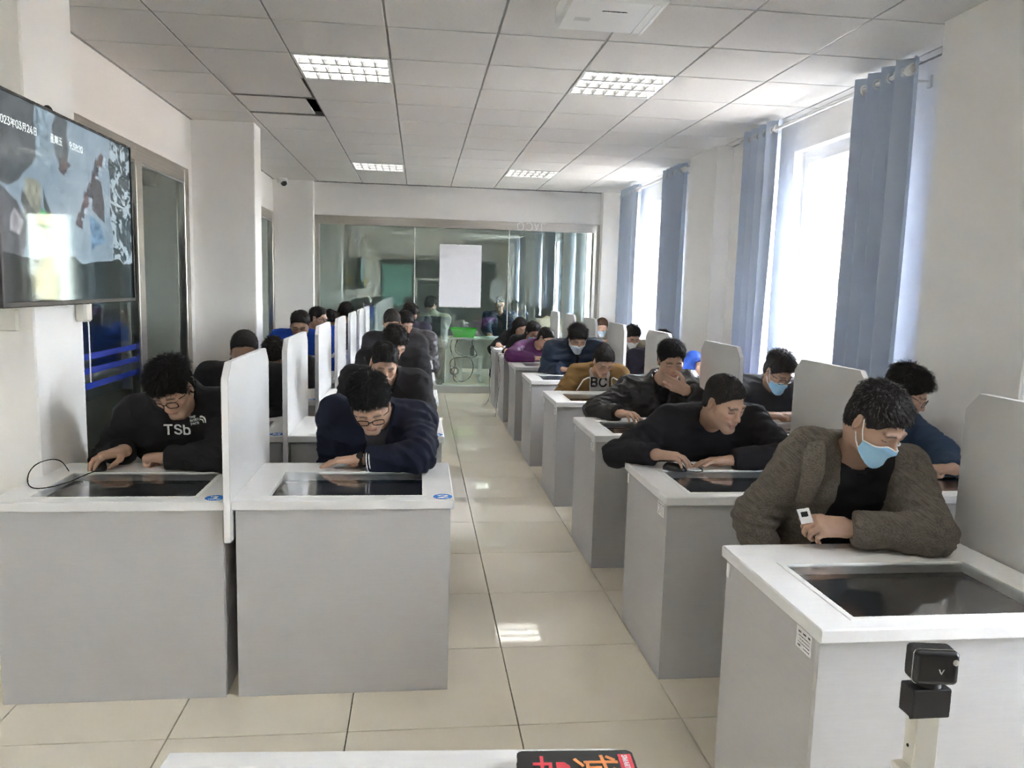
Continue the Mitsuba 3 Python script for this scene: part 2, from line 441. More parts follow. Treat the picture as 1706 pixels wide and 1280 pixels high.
# ------------------------------------------------------------------ outside
structure('ground_outside', ply(cbox(3.2, 90, -60, 90, -7.2, -7.0), 'lane'))


def building(label, x, y0, y1, z0, z1, m, rows, roof):
    t = thing('building', label, 'building')
    part(t, 'wall', ply(cbox(x, x + 9, y0, y1, z0, z1), m))
    part(t, 'roof', ply(cat([rbox(x - 0.9, x + 9.4, y0 - 0.5, y1 + 0.5, z1, z1 + 0.25, 0.05), place(extrude(Polygon([(-0.9, 0), (9.4, 0), (4.2, roof)]), y1 - y0 + 1.0), (x, y1 + 0.5, z1 + 0.25), [1, 0, 0], [0, 0, 1], [0, -1, 0])]), 'facade_pink'))
    part(t, 'cornice', ply(rbox(x - 0.25, x + 0.1, y0, y1, z1 - 1.9, z1 - 1.7, 0.03), 'facade_pink'))
    win = ply(minus(rbox(-0.08, 0.06, 0, 1.3, 0, 1.5, 0.02), cbox(-0.2, 0.0, 0.1, 0.62, 0.1, 1.4), cbox(-0.2, 0.0, 0.68, 1.2, 0.1, 1.4)), 'upvc')
    pane = ply(cbox(-0.005, 0.005, 0.1, 1.2, 0.1, 1.4), 'facade_window')
    for z in rows:
        y = y0 + 0.8
        while y < y1 - 2:
            k = part(t, 'window', at(win, x, y, z))
            part(k, 'pane', at(pane, x, y, z))
            y += 2.9
    return t


building('pale beige building with tiled eaves across the lane outside the windows', 25.0, 30.0, 64.0, -7.0, 7.1, 'facade', (5.3, 2.0, -1.3), 1.6)
building('low house with an orange-pink roof outside, below the beige building', 18.0, 24.0, 40.0, -7.0, 0.6, 'facade_pink', (-1.6,), 0.9)
solo('facade_pier', ply(rbox(3.14, 3.75, 6.95, 7.35, -7, 6, 0.02), 'facade'), 'pale cream pier of the facade just outside the large window', 'pier')
rng = np.random.default_rng(4)


def branch(p, d, r, n, out):
    q = [np.array(p)]
    for k in range(5):
        d = unit(d + rng.normal(0, 0.16, 3) + [0, 0, 0.05])
        q.append(q[-1] + d * (0.26 + 0.05 * n))
    out.append(tube(q, np.linspace(r, r * 0.55, 6), 5))
    if n > 0:
        for k in (2, 3, 5):
            branch(q[k], unit(d + rng.normal(0, 0.6, 3)), r * 0.55, n - 1, out)


for x, y, z, s in ((9.5, 16.6, -7.0, 'bare tree with crooked twigs outside the large window'), (10.5, 27.0, -7.0, 'bare tree outside the far window')):
    o = []
    branch((x, y, 0.2), (0.05, -0.1, 1), 0.05, 4, o)
    t = thing('bare_tree', s, 'tree')
    part(t, 'trunk', ply(tube([(x, y, z), (x + 0.1, y, -3), (x, y, 0.25)], [0.22, 0.16, 0.06], 8), 'bark', True))
    part(t, 'branches', ply(cat(o), 'bark', True))

# ------------------------------------------------------------------ curtains


def curtain_mesh(y0, y1, seed, xc=2.70, z0=0.12, z1=2.86):
    r = np.random.default_rng(seed)
    n, m = 110, 24
    u = np.linspace(0, 1, n)
    folds = max(3, round((y1 - y0) / 0.13))
    ph = u * folds * 2 * math.pi
    V = []
    for side in (1, -1):
        for k in range(m):
            v = k / (m - 1)
            z = z1 + (z0 - z1) * v
            amp = 0.045 + 0.012 * v
            wob = 0.25 * np.sin(v * 3.0 + u * 9.0 + seed) * v
            s = np.sin(ph + wob)
            x = xc + amp * np.sign(s) * np.abs(s) ** 0.8 + 0.008 * np.sin(u * 21 + seed + v * 4) * v
            y = y0 + (y1 - y0) * (u + 0.012 * np.sin(ph * 2 + v) + (u - 0.5) * 0.05 * math.sin(v * 3.0 + seed))
            V.append(np.stack([x + side * 0.0012, y, np.full(n, z)], 1))
    V = np.vstack(V)
    F, A = [], n * m
    for k in range(m - 1):
        for i in range(n - 1):
            a = k * n + i
            F += [(a, a + 1, a + n + 1), (a, a + n + 1, a + n), (A + a, A + a + n + 1, A + a + 1), (A + a, A + a + n, A + a + n + 1)]
    for k in range(m - 1):
        for i in (0, n - 1):
            a = k * n + i
            F += [(a, a + n, A + a + n), (a, A + a + n, A + a)]
    for i in range(n - 1):
        for k in (0, m - 1):
            a = k * n + i
            F += [(a, A + a, A + a + 1), (a, A + a + 1, a + 1)]
    return trimesh.Trimesh(V, np.array(F), process=False), folds


def curtain(y0, y1, seed, label):
    t = thing('curtain', label, 'curtain', None)
    m, folds = curtain_mesh(y0, y1, seed)
    part(t, 'fabric', ply(m, 'curtain_blue', 50))
    g = trimesh.creation.torus(0.026, 0.006, major_sections=20, minor_sections=6)
    for k in range(folds * 2):
        y = y0 + (y1 - y0) * (k + 0.0) / (folds * 2)
        part(t, 'grommet', ply(place(g, (2.70, y + 0.003, 2.79), [1, 0, 0], [0, 0, 1], [0, -1, 0]), 'white_plastic', True))
    return t


def rod(y0, y1, label):
    t = thing('curtain_rod', label, 'curtain rod')
    part(t, 'pole', ply(cyl((2.70, y0, 2.79), (2.70, y1, 2.79), 0.0135, 16), 'white_plastic', 40))
    for y, s in ((y0, -1), (y1, 1)):
        pr = np.array([[0, -0.01], [0.016, -0.01], [0.018, 0.0], [0.014, 0.008], [0.026, 0.022], [0.030, 0.04], [0.024, 0.058], [0.010, 0.068], [0, 0.07]])
        part(t, 'finial', ply(place(lathe(pr, 18), (2.70, y, 2.79), [1, 0, 0], [0, 0, -s], [0, s, 0]), 'white_plastic', 40))
    for y in (y0 + 0.06, y1 - 0.06):
        part(t, 'bracket', ply(cat([cyl((2.70, y, 2.765), (2.895, y, 2.765), 0.008, 8), rbox(2.885, 2.9, y - 0.02, y + 0.02, 2.73, 2.80, 0.003), rbox(2.685, 2.715, y - 0.006, y + 0.006, 2.758, 2.778, 0.002)]), 'white_plastic'))
    return t


curtain(4.20, 4.74, 1, 'slate blue curtain, the nearest one, at the right edge of the large window')
curtain(5.86, 6.40, 2, 'blue curtain glowing along its edge, at the left of the large window')
curtain(7.98, 8.60, 3, 'darker slate blue curtain at the right of the far window')
curtain(9.68, 10.44, 4, 'narrow-looking blue curtain at the left of the far window, beside the glass wall')
curtain(0.02, 0.65, 5, 'blue curtain beside the window nearest the camera, its right side')
curtain(1.40, 2.25, 6, 'blue curtain beside the window nearest the camera, its left side')
rod(4.27, 6.46, 'white curtain rod with round end knob over the large window')
rod(8.0, 10.5, 'white curtain rod over the far window')
rod(0.0, 2.3, 'white curtain rod over the window nearest the camera')

# ------------------------------------------------------------------ desks
LROWS = [2.80, 4.01, 5.24, 6.43, 7.60, 8.70, 9.75]
RROWS = [1.66, 2.82, 4.05, 5.26, 6.50, 7.62, 8.70, 9.75]
DW, DD, DH = 0.77, 0.585, 0.75
COLX = {'a': -1.462, 'b': -0.648, 'c': 0.955, 'd': 1.784}


def extrude_x(poly, x0, x1):
    return place(extrude(poly, x1 - x0), (x0, 0, 0), [0, 1, 0], [0, 0, 1], [1, 0, 0])


hx0, hx1, hy0, hy1 = 0.095, 0.675, 0.030, 0.415
d_top = minus(rbox(-0.012, DW + 0.012, -0.022, DD, DH - 0.036, DH, 0.004), cbox(hx0, hx1, hy0, hy1, 0, 1))
d_lip = minus(rbox(hx0 - 0.006, hx1 + 0.006, hy0 - 0.006, hy1 + 0.006, DH - 0.004, DH + 0.0022, 0.001), cbox(hx0 + 0.010, hx1 - 0.010, hy0 + 0.010, hy1 - 0.010, 0, 1))
d_pane = (np.array([[hx0 + 0.008, hy0 + 0.008, DH - 0.003], [hx1 - 0.008, hy0 + 0.008, DH - 0.003], [hx1 - 0.008, hy1 - 0.008, DH - 0.003], [hx0 + 0.008, hy1 - 0.008, DH - 0.003]]), np.array([[0, 1, 2, 3]]))
d_well = minus(rbox(hx0 - 0.016, hx1 + 0.016, hy0 - 0.012, hy1 + 0.016, DH - 0.110, DH - 0.037, 0.002), cbox(hx0, hx1, hy0, hy1, DH - 0.100, 1))
mon = place(rbox(-0.287, 0.287, -0.189, 0.189, 0, 0.03, 0.006), (0.385, 0.2225, DH - 0.066), [1, 0, 0], unit([0, 1, -0.06]), unit([0, 0.06, 1]))
scr = place(rbox(-0.272, 0.272, -0.170, 0.176, 0.030, 0.0315, 0.0004), (0.385, 0.2225, DH - 0.066), [1, 0, 0], unit([0, 1, -0.06]), unit([0, 0.06, 1]))
DESK = {
    'front_panel': ply(rbox(0.0, DW, 0.0, 0.018, 0.0, DH - 0.037, 0.0015), 'laminate_grey'),
    'side_panel': ply(rbox(0.0, 0.018, 0.0185, DD - 0.02, 0.0, DH - 0.037, 0.0015), 'laminate_grey'),
    'top': ply(d_top, 'laminate_white'),
    'window_trim': ply(d_lip, 'white_plastic'),
    'glass_pane': ply(d_pane, 'desk_glass'),
    'screen_well': ply(d_well, 'dark_panel'),
    'monitor': ply(mon, 'black_plastic'),
    'screen': ply(scr, 'monitor_black'),
}
badge_ply = ply(lathe([(0, 0), (0.036, 0), (0.036, 0.0012), (0, 0.0012)], 32), 'badge_blue')
rim_ply = ply(lathe([(0.0355, 0), (0.038, 0), (0.038, 0.0009), (0.0355, 0.0009), (0.0355, 0)], 32), 'paint_white')
tag_ply = ply(rbox(-0.001, 0.0, 0, 0.075, -0.055, 0.0, 0.0003), 'paint_white')
tag_ink = ply(cat([cbox(-0.0016, -0.0005, 0.006 + a, 0.006 + a + w, -z - h, -z) for a, w, z, h in
                   ((0, 0.010, 0.008, 0.004), (0.02, 0.016, 0.008, 0.004), (0.045, 0.014, 0.009, 0.004), (0, 0.058, 0.0195, 0.0014), (0, 0.05, 0.028, 0.0014), (0, 0.058, 0.037, 0.0014), (0, 0.030, 0.046, 0.0014), (0.045, 0.013, 0.044, 0.0035))]), 'ink')
latch_ply = ply(rbox(-0.006, 0.0, -0.03, -0.012, -0.045, 0.0, 0.002), 'white_plastic')
ordinal = ['first', 'second', 'third', 'fourth', 'fifth', 'sixth', 'seventh', 'eighth']
where = {'a': 'column along the left wall', 'b': 'column left of the aisle', 'c': 'column right of the aisle', 'd': 'column by the windows'}


def desk(col, row, y):
    x = COLX[col]
    num = {'a': 4 * row + 1, 'b': 4 * row + 2, 'c': 4 * row + 3, 'd': 4 * row + 4}[col]
    t = thing('exam_desk', f'grey exam desk, {ordinal[row]} from the front in the {where[col]}', 'desk', 'exam desks with sunken screens')
    for name, s in DESK.items():
        lab = {'glass_pane': 'dark glass over the sunken screen', 'window_trim': 'white trim round the glass', 'top': 'pale white top'}.get(name)
        if name == 'glass_pane':
            part(f'{t}__top', 'glass_pane', at(s, x, y, 0), lab)
            continue
        k = part(t, name, at(s, x, y, 0), lab)
        if name == 'side_panel':
            part(t, name, at(s, x + DW - 0.018, y, 0))
    b = part(t, 'number_badge', at(badge_ply, x + DW - 0.029, y + 0.020, DH), f'round blue badge with a white number {num}')
    part(b, 'rim', at(rim_ply, x + DW - 0.029, y + 0.020, DH))
    n = meshkit.text_mesh(str(num), 0.040, 0.0006, bold=True)
    n.apply_scale([1.5 if num < 10 else 1.1, 1.0, 1.0])
    n.apply_translation([-(n.bounds[0, 0] + n.bounds[1, 0]) / 2, -(n.bounds[0, 1] + n.bounds[1, 1]) / 2, 0])
    part(b, 'number', at(ply(n, 'paint_white'), x + DW - 0.029, y + 0.020, DH + 0.0012))
    if col == 'c':
        s = part(t, 'inventory_tag', at(tag_ply, x, y + 0.035, DH - 0.045), 'white printed inventory sticker')
        part(s, 'print', at(tag_ink, x, y + 0.035, DH - 0.045))
        part(t, 'latch', at(latch_ply, x, y + DD - 0.02, DH - 0.045))
    return t


for r, y in enumerate(LROWS):
    desk('a', r, y)
    desk('b', r, y)
for r, y in enumerate(RROWS):
    desk('c', r, y)
    desk('d', r, y)

# upright boards between the two desks of a row
c = 0.055
prof = Polygon([(-0.03, 0.60), (0.70, 0.60), (0.70, 1.24 - c), (0.70 - c, 1.24), (-0.03 + c, 1.24), (-0.03, 1.24 - c)])
board_ply = ply(extrude_x(prof.buffer(-0.004).buffer(0.004), -0.0125, 0.0125), 'laminate_board')
edge_ply = ply(extrude_x(prof.buffer(0.0012).difference(prof.buffer(-0.002)), -0.0105, 0.0105), 'paint_white')
prof_r = Polygon([(0.03, 0.60), (0.625, 0.60), (0.625, 1.235 - c), (0.625 - c, 1.235), (0.03 + c, 1.235), (0.03, 1.235 - c)])
board_r = ply(extrude_x(prof_r.buffer(-0.004).buffer(0.004), -0.0125, 0.0125), 'laminate_board')
edge_r = ply(extrude_x(prof_r.buffer(0.0012).difference(prof_r.buffer(-0.002)), -0.0105, 0.0105), 'paint_white')
for r, y in enumerate(LROWS):
    t = thing('desk_divider', f'white upright board with cut corners between the two left desks, {ordinal[r]} from the front', 'divider', 'boards between the desks')
    part(t, 'board', at(board_ply, -0.670, y, 0))
    part(t, 'edge_band', at(edge_ply, -0.670, y, 0))
for r, y in enumerate(RROWS):
    t = thing('desk_divider', f'upright board with cut corners between the two right desks, {ordinal[r]} from the front', 'divider', 'boards between the desks')
    part(t, 'board', at(board_r, 1.763, y, 0))
    part(t, 'edge_band', at(edge_r, 1.763, y, 0))

# stools under the sitters
stool_seat = ply(lathe([(0, 0.42), (0.15, 0.42), (0.165, 0.43), (0.165, 0.445), (0.15, 0.455), (0, 0.455)], 20), 'dark_panel', 40)
stool_legs = [ply(cyl((0.13 * a, 0.13 * b, 0.42), (0.16 * a, 0.16 * b, 0.0), 0.011, 8), 'chrome', 40) for a in (1, -1) for b in (1, -1)]
stool_ring = ply(trimesh.creation.torus(0.185, 0.008, major_sections=24, minor_sections=6), 'chrome', True)


def stool(x, y, who):
    t = thing('stool', f'round dark stool under {who}', 'stool', 'stools behind the desks')
    part(t, 'seat', at(stool_seat, x, y, 0))
    for s in stool_legs:
        part(t, 'leg', at(s, x, y, 0))
    part(t, 'foot_ring', at(stool_ring, x, y, 0.16))


# ------------------------------------------------------------------ television on the pillar
tv = thing('television', 'large wall television showing a camera view of the room, on the left pillar', 'television')
TX, TY0, TY1, TZ0, TZ1 = -1.365, 2.752, 3.955, 1.415, 2.137
part(tv, 'body', ply(rbox(TX - 0.075, TX - 0.012, TY0 + 0.02, TY1 - 0.02, TZ0 + 0.02, TZ1 - 0.02, 0.01), 'black_plastic'))
part(tv, 'bezel', ply(minus(rbox(TX - 0.03, TX + 0.004, TY0, TY1, TZ0, TZ1, 0.003), cbox(TX - 0.005, TX + 0.1, TY0 + 0.010, TY1 - 0.010, TZ0 + 0.018, TZ1 - 0.010)), 'book_black'))
part(tv, 'wall_mount', ply(rbox(-1.452, TX - 0.07, 3.2, 3.5, 1.6, 1.95, 0.005), 'black_plastic'))


def seg(p, a, b):
    """Signed side of the point from the line through a and b (positive on the left)."""
    return (b[0] - a[0]) * (p[1] - a[1]) - (b[1] - a[1]) * (p[0] - a[0])


def poly_in(u, v, pts):
    m = mi.Float(1.0)
    for a, b in zip(pts, pts[1:] + pts[:1]):
        m = dr.minimum(m, seg((u, v), a, b) / math.hypot(b[0] - a[0], b[1] - a[1]))
    return smoothstep(-0.004, 0.008, m)


def cctv(p, n, uv):
    u, v = (p.y - TY0) / (TY1 - TY0), (p.z - TZ0) / (TZ1 - TZ0)
    w = fbm(u * 9.0, v * 9.0, 0.0, 3)
    u, v = u + 0.035 * (noise(u * 14.0, v * 12.0) - 0.5), v + 0.05 * (noise(u * 13.0 + 7.0, v * 11.0) - 0.5)
    fine = fbm(u * 46.0, v * 34.0, 3.0, 3)
    c = mix((0.20, 0.28, 0.35), (0.36, 0.45, 0.52), w) * (0.86 + 0.28 * fine)

    def paint(c, pts, col, soft=None):
        return mix(c, mi.Color3f(*col) * (0.35 + 1.3 * fine), 0.92 * poly_in(u, v, pts))
    c = paint(c, [(0.0, 0.55), (0.12, 0.60), (0.26, 0.75), (0.24, 1.0), (0.0, 1.0)], (0.075, 0.085, 0.09))
    c = paint(c, [(0.24, 0.72), (0.33, 0.72), (0.33, 1.0), (0.24, 1.0)], (0.26, 0.36, 0.43))
    c = paint(c, [(0.36, 0.78), (0.44, 0.70), (0.47, 1.0), (0.36, 1.0)], (0.085, 0.10, 0.11))
    c = paint(c, [(0.37, 0.73), (0.42, 0.69), (0.47, 0.75), (0.42, 0.80)], (0.10, 0.08, 0.08))
    for k in range(7):
        a = 0.48 + 0.035 * k
        c = paint(c, [(a, 0.44 + 0.06 * k), (a + 0.05, 0.42 + 0.06 * k), (a + 0.075, 0.50 + 0.06 * k), (a + 0.03, 0.54 + 0.06 * k)], (0.055, 0.055, 0.065) if k % 2 else (0.10, 0.06, 0.06))
        c = paint(c, [(a + 0.05, 0.47 + 0.055 * k), (a + 0.08, 0.45 + 0.055 * k), (a + 0.085, 0.52 + 0.055 * k), (a + 0.06, 0.54 + 0.055 * k)], (0.40, 0.50, 0.58))
    c = paint(c, [(0.62, 0.52), (0.73, 0.48), (0.72, 0.70), (0.64, 0.74)], (0.06, 0.055, 0.06))
    c = paint(c, [(0.60, 0.30), (0.73, 0.36), (0.70, 0.46), (0.60, 0.50)], (0.16, 0.27, 0.40))
    c = paint(c, [(0.13, 0.44), (0.24, 0.40), (0.25, 0.60), (0.15, 0.62)], (0.30, 0.31, 0.24))
    c = paint(c, [(0.21, 0.40), (0.28, 0.36), (0.31, 0.45), (0.25, 0.49)], (0.06, 0.42, 0.16))
    c = paint(c, [(0.26, 0.50), (0.33, 0.38), (0.33, 0.45), (0.26, 0.60)], (0.05, 0.06, 0.06))
    c = paint(c, [(0.12, 0.50), (0.40, 0.24), (0.43, 0.24), (0.13, 0.54)], (0.07, 0.08, 0.08))
    c = paint(c, [(0.0, 0.24), (0.14, 0.24), (0.16, 0.42), (0.05, 0.56), (0.0, 0.56)], (0.09, 0.09, 0.10))
    c = paint(c, [(0.06, 0.36), (0.11, 0.34), (0.13, 0.42), (0.08, 0.46)], (0.42, 0.42, 0.46))
    side = noise(u * 34.0, v * 26.0) * 0.6 + noise(u * 80.0, v * 60.0) * 0.4
    c = dr.select(u > 0.80, mix((0.05, 0.07, 0.08), (0.40, 0.50, 0.56), smoothstep(0.42, 0.62, side)), c)
    c = dr.select((u > 0.80) & (v > 0.60) & (v < 0.615), mi.Color3f(0.4, 0.5, 0.55), c)
    return dr.select(v < 0.245, mi.Color3f(0.004, 0.006, 0.006), c) * 0.033


part(tv, 'screen', {**ply((np.array([[TX - 0.004, TY0 + 0.008, TZ0 + 0.016], [TX - 0.004, TY1 - 0.008, TZ0 + 0.016], [TX - 0.004, TY1 - 0.008, TZ1 - 0.008], [TX - 0.004, TY0 + 0.008, TZ1 - 0.008]]), np.array([[0, 1, 2, 3]])), 'tv_glass', uv=np.array([[0, 0], [1, 0], [1, 1], [0, 1.0]])), 'emitter': {'type': 'area', 'radiance': proc(cctv)}}, 'lit screen with a camera picture and a date line')
CJK = {'年': [[(.2, .95), (.08, .7)], [(.18, .82), (.9, .82)], [(.25, .6), (.85, .6)], [(.27, .6), (.27, .38)], [(.04, .38), (.96, .38)], [(.55, .82), (.55, .02)]],
       '月': [[(.25, .92), (.25, .4), (.12, .05)], [(.25, .92), (.78, .92), (.78, .08), (.66, .05)], [(.25, .65), (.78, .65)], [(.25, .4), (.78, .4)]],
       '日': [[(.25, .9), (.78, .9), (.78, .08), (.25, .08), (.25, .9)], [(.25, .5), (.78, .5)]],
       '五': [[(.1, .92), (.9, .92)], [(.48, .92), (.36, .05)], [(.18, .55), (.76, .55), (.74, .05)], [(.03, .05), (.97, .05)]],
       '星': [[(.25, .97), (.75, .97), (.75, .6), (.25, .6), (.25, .97)], [(.25, .79), (.75, .79)], [(.2, .55), (.08, .3)], [(.15, .42), (.88, .42)], [(.18, .22), (.84, .22)], [(.05, .02), (.95, .02)], [(.5, .55), (.5, .02)]],
       '期': [[(.05, .82), (.55, .82)], [(.15, .97), (.15, .3)], [(.43, .97), (.43, .3)], [(.15, .65), (.43, .65)], [(.15, .48), (.43, .48)], [(.02, .3), (.57, .3)], [(.18, .25), (.06, .05)], [(.40, .25), (.52, .05)], [(.64, .92), (.64, .4), (.56, .05)], [(.64, .92), (.93, .92), (.93, .06), (.84, .05)], [(.64, .65), (.93, .65)], [(.64, .4), (.93, .4)]],
       '加': [[(.02, .74), (.46, .74), (.45, .25), (.40, .05), (.30, .08)], [(.24, .97), (.22, .5), (.05, .05)], [(.60, .78), (.94, .78), (.94, .08), (.60, .08), (.60, .78)]],
       '减': [[(.04, .86), (.17, .68)], [(.02, .12), (.18, .42)], [(.26, .78), (.98, .78)], [(.30, .78), (.29, .4), (.20, .06)], [(.37, .60), (.58, .60)], [(.38, .45), (.57, .45), (.57, .2), (.38, .2), (.38, .45)], [(.66, .97), (.72, .5), (.86, .14), (.97, .1), (.97, .25)], [(.90, .55), (.62, .10)], [(.80, .95), (.92, .86)]]}


def line_of(text, h, gap=0.12):
    x, out = 0.0, []
    for chx in text:
        if chx in CJK:
            g = affinity.scale(strokes(CJK[chx], 0.085), h * 1.1, h * 1.1, origin=(0, 0))
            out.append(place(extrude(g, 0.001), (x, -0.05 * h, 0), [1, 0, 0], [0, 1, 0], [0, 0, 1]))
            x += h * 1.25
        elif chx == ' ':
            x += h * 0.8
        else:
            m = meshkit.text_mesh(chx, h, 0.001)
            m.apply_translation([x - m.bounds[0, 0], 0, 0])
            out.append(m)
            x = m.bounds[1, 0] + gap * h
    return cat(out)


for nm, tx_, y_ in (('date_text', '2023年03月24日', 0.03), ('weekday_text', '星期五', 0.40), ('time_text', '9:38:20', 0.56)):
    part(tv, nm, {**ply(place(line_of(tx_, 0.027), (TX - 0.0038, TY0 + y_, TZ1 - 0.115), [0, 1, 0], [0, 0, 1], [1, 0, 0]), 'paint_white'), 'emitter': {'type': 'area', 'radiance': rgb((0.015, 0.017, 0.017))}}, 'white characters on the screen')
part(tv, 'cable', ply(tube(spline([(TX - 0.05, 3.20, TZ1 - 0.03), (TX - 0.045, 3.215, TZ1 + 0.018), (TX - 0.045, 3.25, TZ1 + 0.025), (TX - 0.05, 3.285, TZ1 - 0.03)], 14), 0.006, 6), 'black_rubber', True), 'black cable looped over the top edge')
solo('wall_trunking', ply(rbox(-1.66, -1.50, 3.115, 3.14, 1.315, 1.40, 0.006), 'cream_plastic'), 'cream plastic wall box under the television at the left edge', 'wall box')
pullbox = thing('pull_switch', 'cream pull-cord box on the pillar below the television', 'switch')
part(pullbox, 'box', ply(rbox(-1.452, -1.405, 3.49, 3.56, 1.335, 1.42, 0.008), 'cream_plastic'))
part(pullbox, 'cord', ply(tube([(-1.42, 3.55, 1.34), (-1.42, 3.552, 1.2), (-1.42, 3.55, 1.07)], 0.003, 6), 'white_plastic'))

# ------------------------------------------------------------------ foreground table, book, camera post
tb = thing('front_table', 'white table at the bottom edge, in front of the camera', 'table')
part(tb, 'top', ply(rbox(-0.405, 0.345, 0.62, 1.258, 0.722, 0.75, 0.004), 'laminate_white'))
part(tb, 'apron', ply(minus(rbox(-0.37, 0.31, 0.65, 1.21, 0.62, 0.722, 0.003), cbox(-0.35, 0.29, 0.67, 1.19, 0.5, 0.8)), 'laminate_white'))
for x in (-0.35, 0.29):
    for y in (0.67, 1.19):
        part(tb, 'leg', ply(rbox(x - 0.02, x + 0.02, y - 0.02, y + 0.02, 0, 0.722, 0.004), 'laminate_white'))
bk = thing('book', 'black paperback with red and orange Chinese characters lying on the white front table', 'book')
BX0, BX1, BY0, BY1, BZ = 0.170, 0.362, 0.94, 1.222, 0.751
cover = affinity.translate(sbox(0, 0, BX1 - BX0, BY1 - BY0).buffer(-0.012).buffer(0.012), BX0, BY0)
m = extrude(cover, 0.0012)
m.apply_translation([0, 0, BZ + 0.0155])
part(bk, 'cover', ply(m, 'book_black'))
m = extrude(cover, 0.0012)
m.apply_translation([0, 0, BZ])
part(bk, 'back_cover', ply(m, 'book_black'))
m = extrude(cover.buffer(-0.003), 0.0142)
m.apply_translation([0, 0, BZ + 0.0012])
part(bk, 'pages', ply(m, 'paper'))
ja = place(extrude(affinity.scale(strokes(CJK['加'][:2], 0.10), 0.058, 0.075, origin=(0, 0)), 0.0006), (BX0 + 0.026, BY1 - 0.092, BZ + 0.0167), [1, 0, 0], [0, 1, 0], [0, 0, 1])
ja2 = place(extrude(affinity.scale(Polygon([(.62, .80), (.86, .80), (1.0, .66), (1.0, -.1), (.62, -.1)]), 0.058, 0.075, origin=(0, 0)), 0.0006), (BX0 + 0.026, BY1 - 0.092, BZ + 0.0167), [1, 0, 0], [0, 1, 0], [0, 0, 1])
part(bk, 'title_character', ply(cat([ja, ja2]), 'ink_red'), 'red character')
part(bk, 'title_character', ply(place(extrude(affinity.scale(strokes(CJK['减'], 0.085), 0.070, 0.080, origin=(0, 0)), 0.0006), (BX0 + 0.092, BY1 - 0.095, BZ + 0.0167), [1, 0, 0], [0, 1, 0], [0, 0, 1]), 'ink_orange'), 'orange character')
lb = part(bk, 'label', ply(cbox(BX1 - 0.026, BX1 - 0.004, BY1 - 0.052, BY1 - 0.012, BZ + 0.0166, BZ + 0.0172), 'ink_red'), 'red label that reads SMART')
sm = meshkit.text_mesh('SMART', 0.0085, 0.0004, bold=True)
sm.apply_scale([0.95, 1, 1])
part(lb, 'lettering', ply(place(sm, (BX1 - 0.0195, BY1 - 0.014, BZ + 0.0172), [0, -1, 0], [1, 0, 0], [0, 0, 1]), 'paper'))

def rounded(x0, x1, y0, y1, z0, z1, r):
    b = trimesh.creation.icosphere(subdivisions=2, radius=r).vertices
    return trimesh.convex.convex_hull(np.vstack([b + [x, y, z] for x in (x0 + r, x1 - r) for y in (y0 + r, y1 - r) for z in (z0 + r, z1 - r)]))


def slab(x0, x1, z0, z1, r, y0, y1):
    q = sbox(x0 + r, z0 + r, x1 - r, z1 - r).buffer(r)
    return place(extrude(q, y1 - y0), (0, y1, 0), [1, 0, 0], [0, 0, 1], [0, -1, 0])


cp = thing('camera_post', 'small black pivoting camera on a white post in the right foreground', 'camera')
PX, PY = 0.911, 1.20
part(cp, 'post', ply(rbox(PX - 0.024, PX + 0.021, PY + 0.002, PY + 0.034, 0.02, 0.788, 0.002), 'cream_plastic'), 'white square post')
part(cp, 'foot', ply(rbox(PX - 0.12, PX + 0.12, PY - 0.11, PY + 0.12, 0.0, 0.02, 0.006), 'cream_plastic'))
part(cp, 'shelf_bracket', ply(rbox(PX - 0.045, PX - 0.024, PY, PY + 0.034, 0.665, 0.690, 0.002), 'cream_plastic'))
for z in (0.778, 0.725):
    part(cp, 'screw', ply(cyl((PX - 0.0235, PY + 0.020, z), (PX - 0.0255, PY + 0.020, z), 0.003, 10), 'black_plastic'))
part(cp, 'base_block', ply(rbox(PX - 0.036, PX + 0.037, PY, PY + 0.040, 0.786, 0.840, 0.002), 'black_plastic'))
a = math.radians(-8)
ex, ey = np.array([math.cos(a), math.sin(a), 0]), np.array([-math.sin(a), math.cos(a), 0])
part(cp, 'swivel', ply(lathe([(0, 0.838), (0.019, 0.838), (0.021, 0.842), (0.017, 0.848), (0.017, 0.852), (0, 0.852)], 28, (PX + 0.004, PY + 0.020, 0)), 'black_plastic', 40))
HO = np.array([PX + 0.006, PY + 0.020, 0.849])
hd = part(cp, 'head', ply(place(rounded(-0.039, 0.039, -0.024, 0.022, 0, 0.063, 0.010), HO, ex, ey, [0, 0, 1]), 'black_plastic', 40))
part(hd, 'silver_band', ply(place(minus(slab(-0.0397, 0.0397, -0.0007, 0.0637, 0.010, -0.014, -0.0115), slab(-0.037, 0.037, 0.002, 0.061, 0.009, -0.1, 0.1)), HO, ex, ey, [0, 0, 1]), 'chrome'), 'silver band round the head')
part(hd, 'button', ply(place(lathe([(0, 0), (0.0055, 0), (0.0055, 0.0012), (0, 0.0012)], 20), HO + ex * 0.030 - ey * 0.0238 + np.array([0, 0, 0.045]), ex, [0, 0, 1], -ey), 'pale_grey'), 'round grey spot on the corner')
tri = LineString([(-0.004, 0.004), (0, -0.004), (0.004, 0.004)]).buffer(0.0009)
part(hd, 'logo', ply(place(extrude(tri, 0.0004), HO + ex * 0.006 - ey * 0.024 + np.array([0, 0, 0.027]), ex, [0, 0, 1], -ey), 'pale_grey'))
swing = T().translate([-0.40, 1.258, 0]).rotate([0, 0, 1], -3.4).translate([0.40, -1.258, 0])
for key in list(scene):
    if key.startswith(('front_table__', 'book__')):
        scene[key] = {**scene[key], 'to_world': swing}

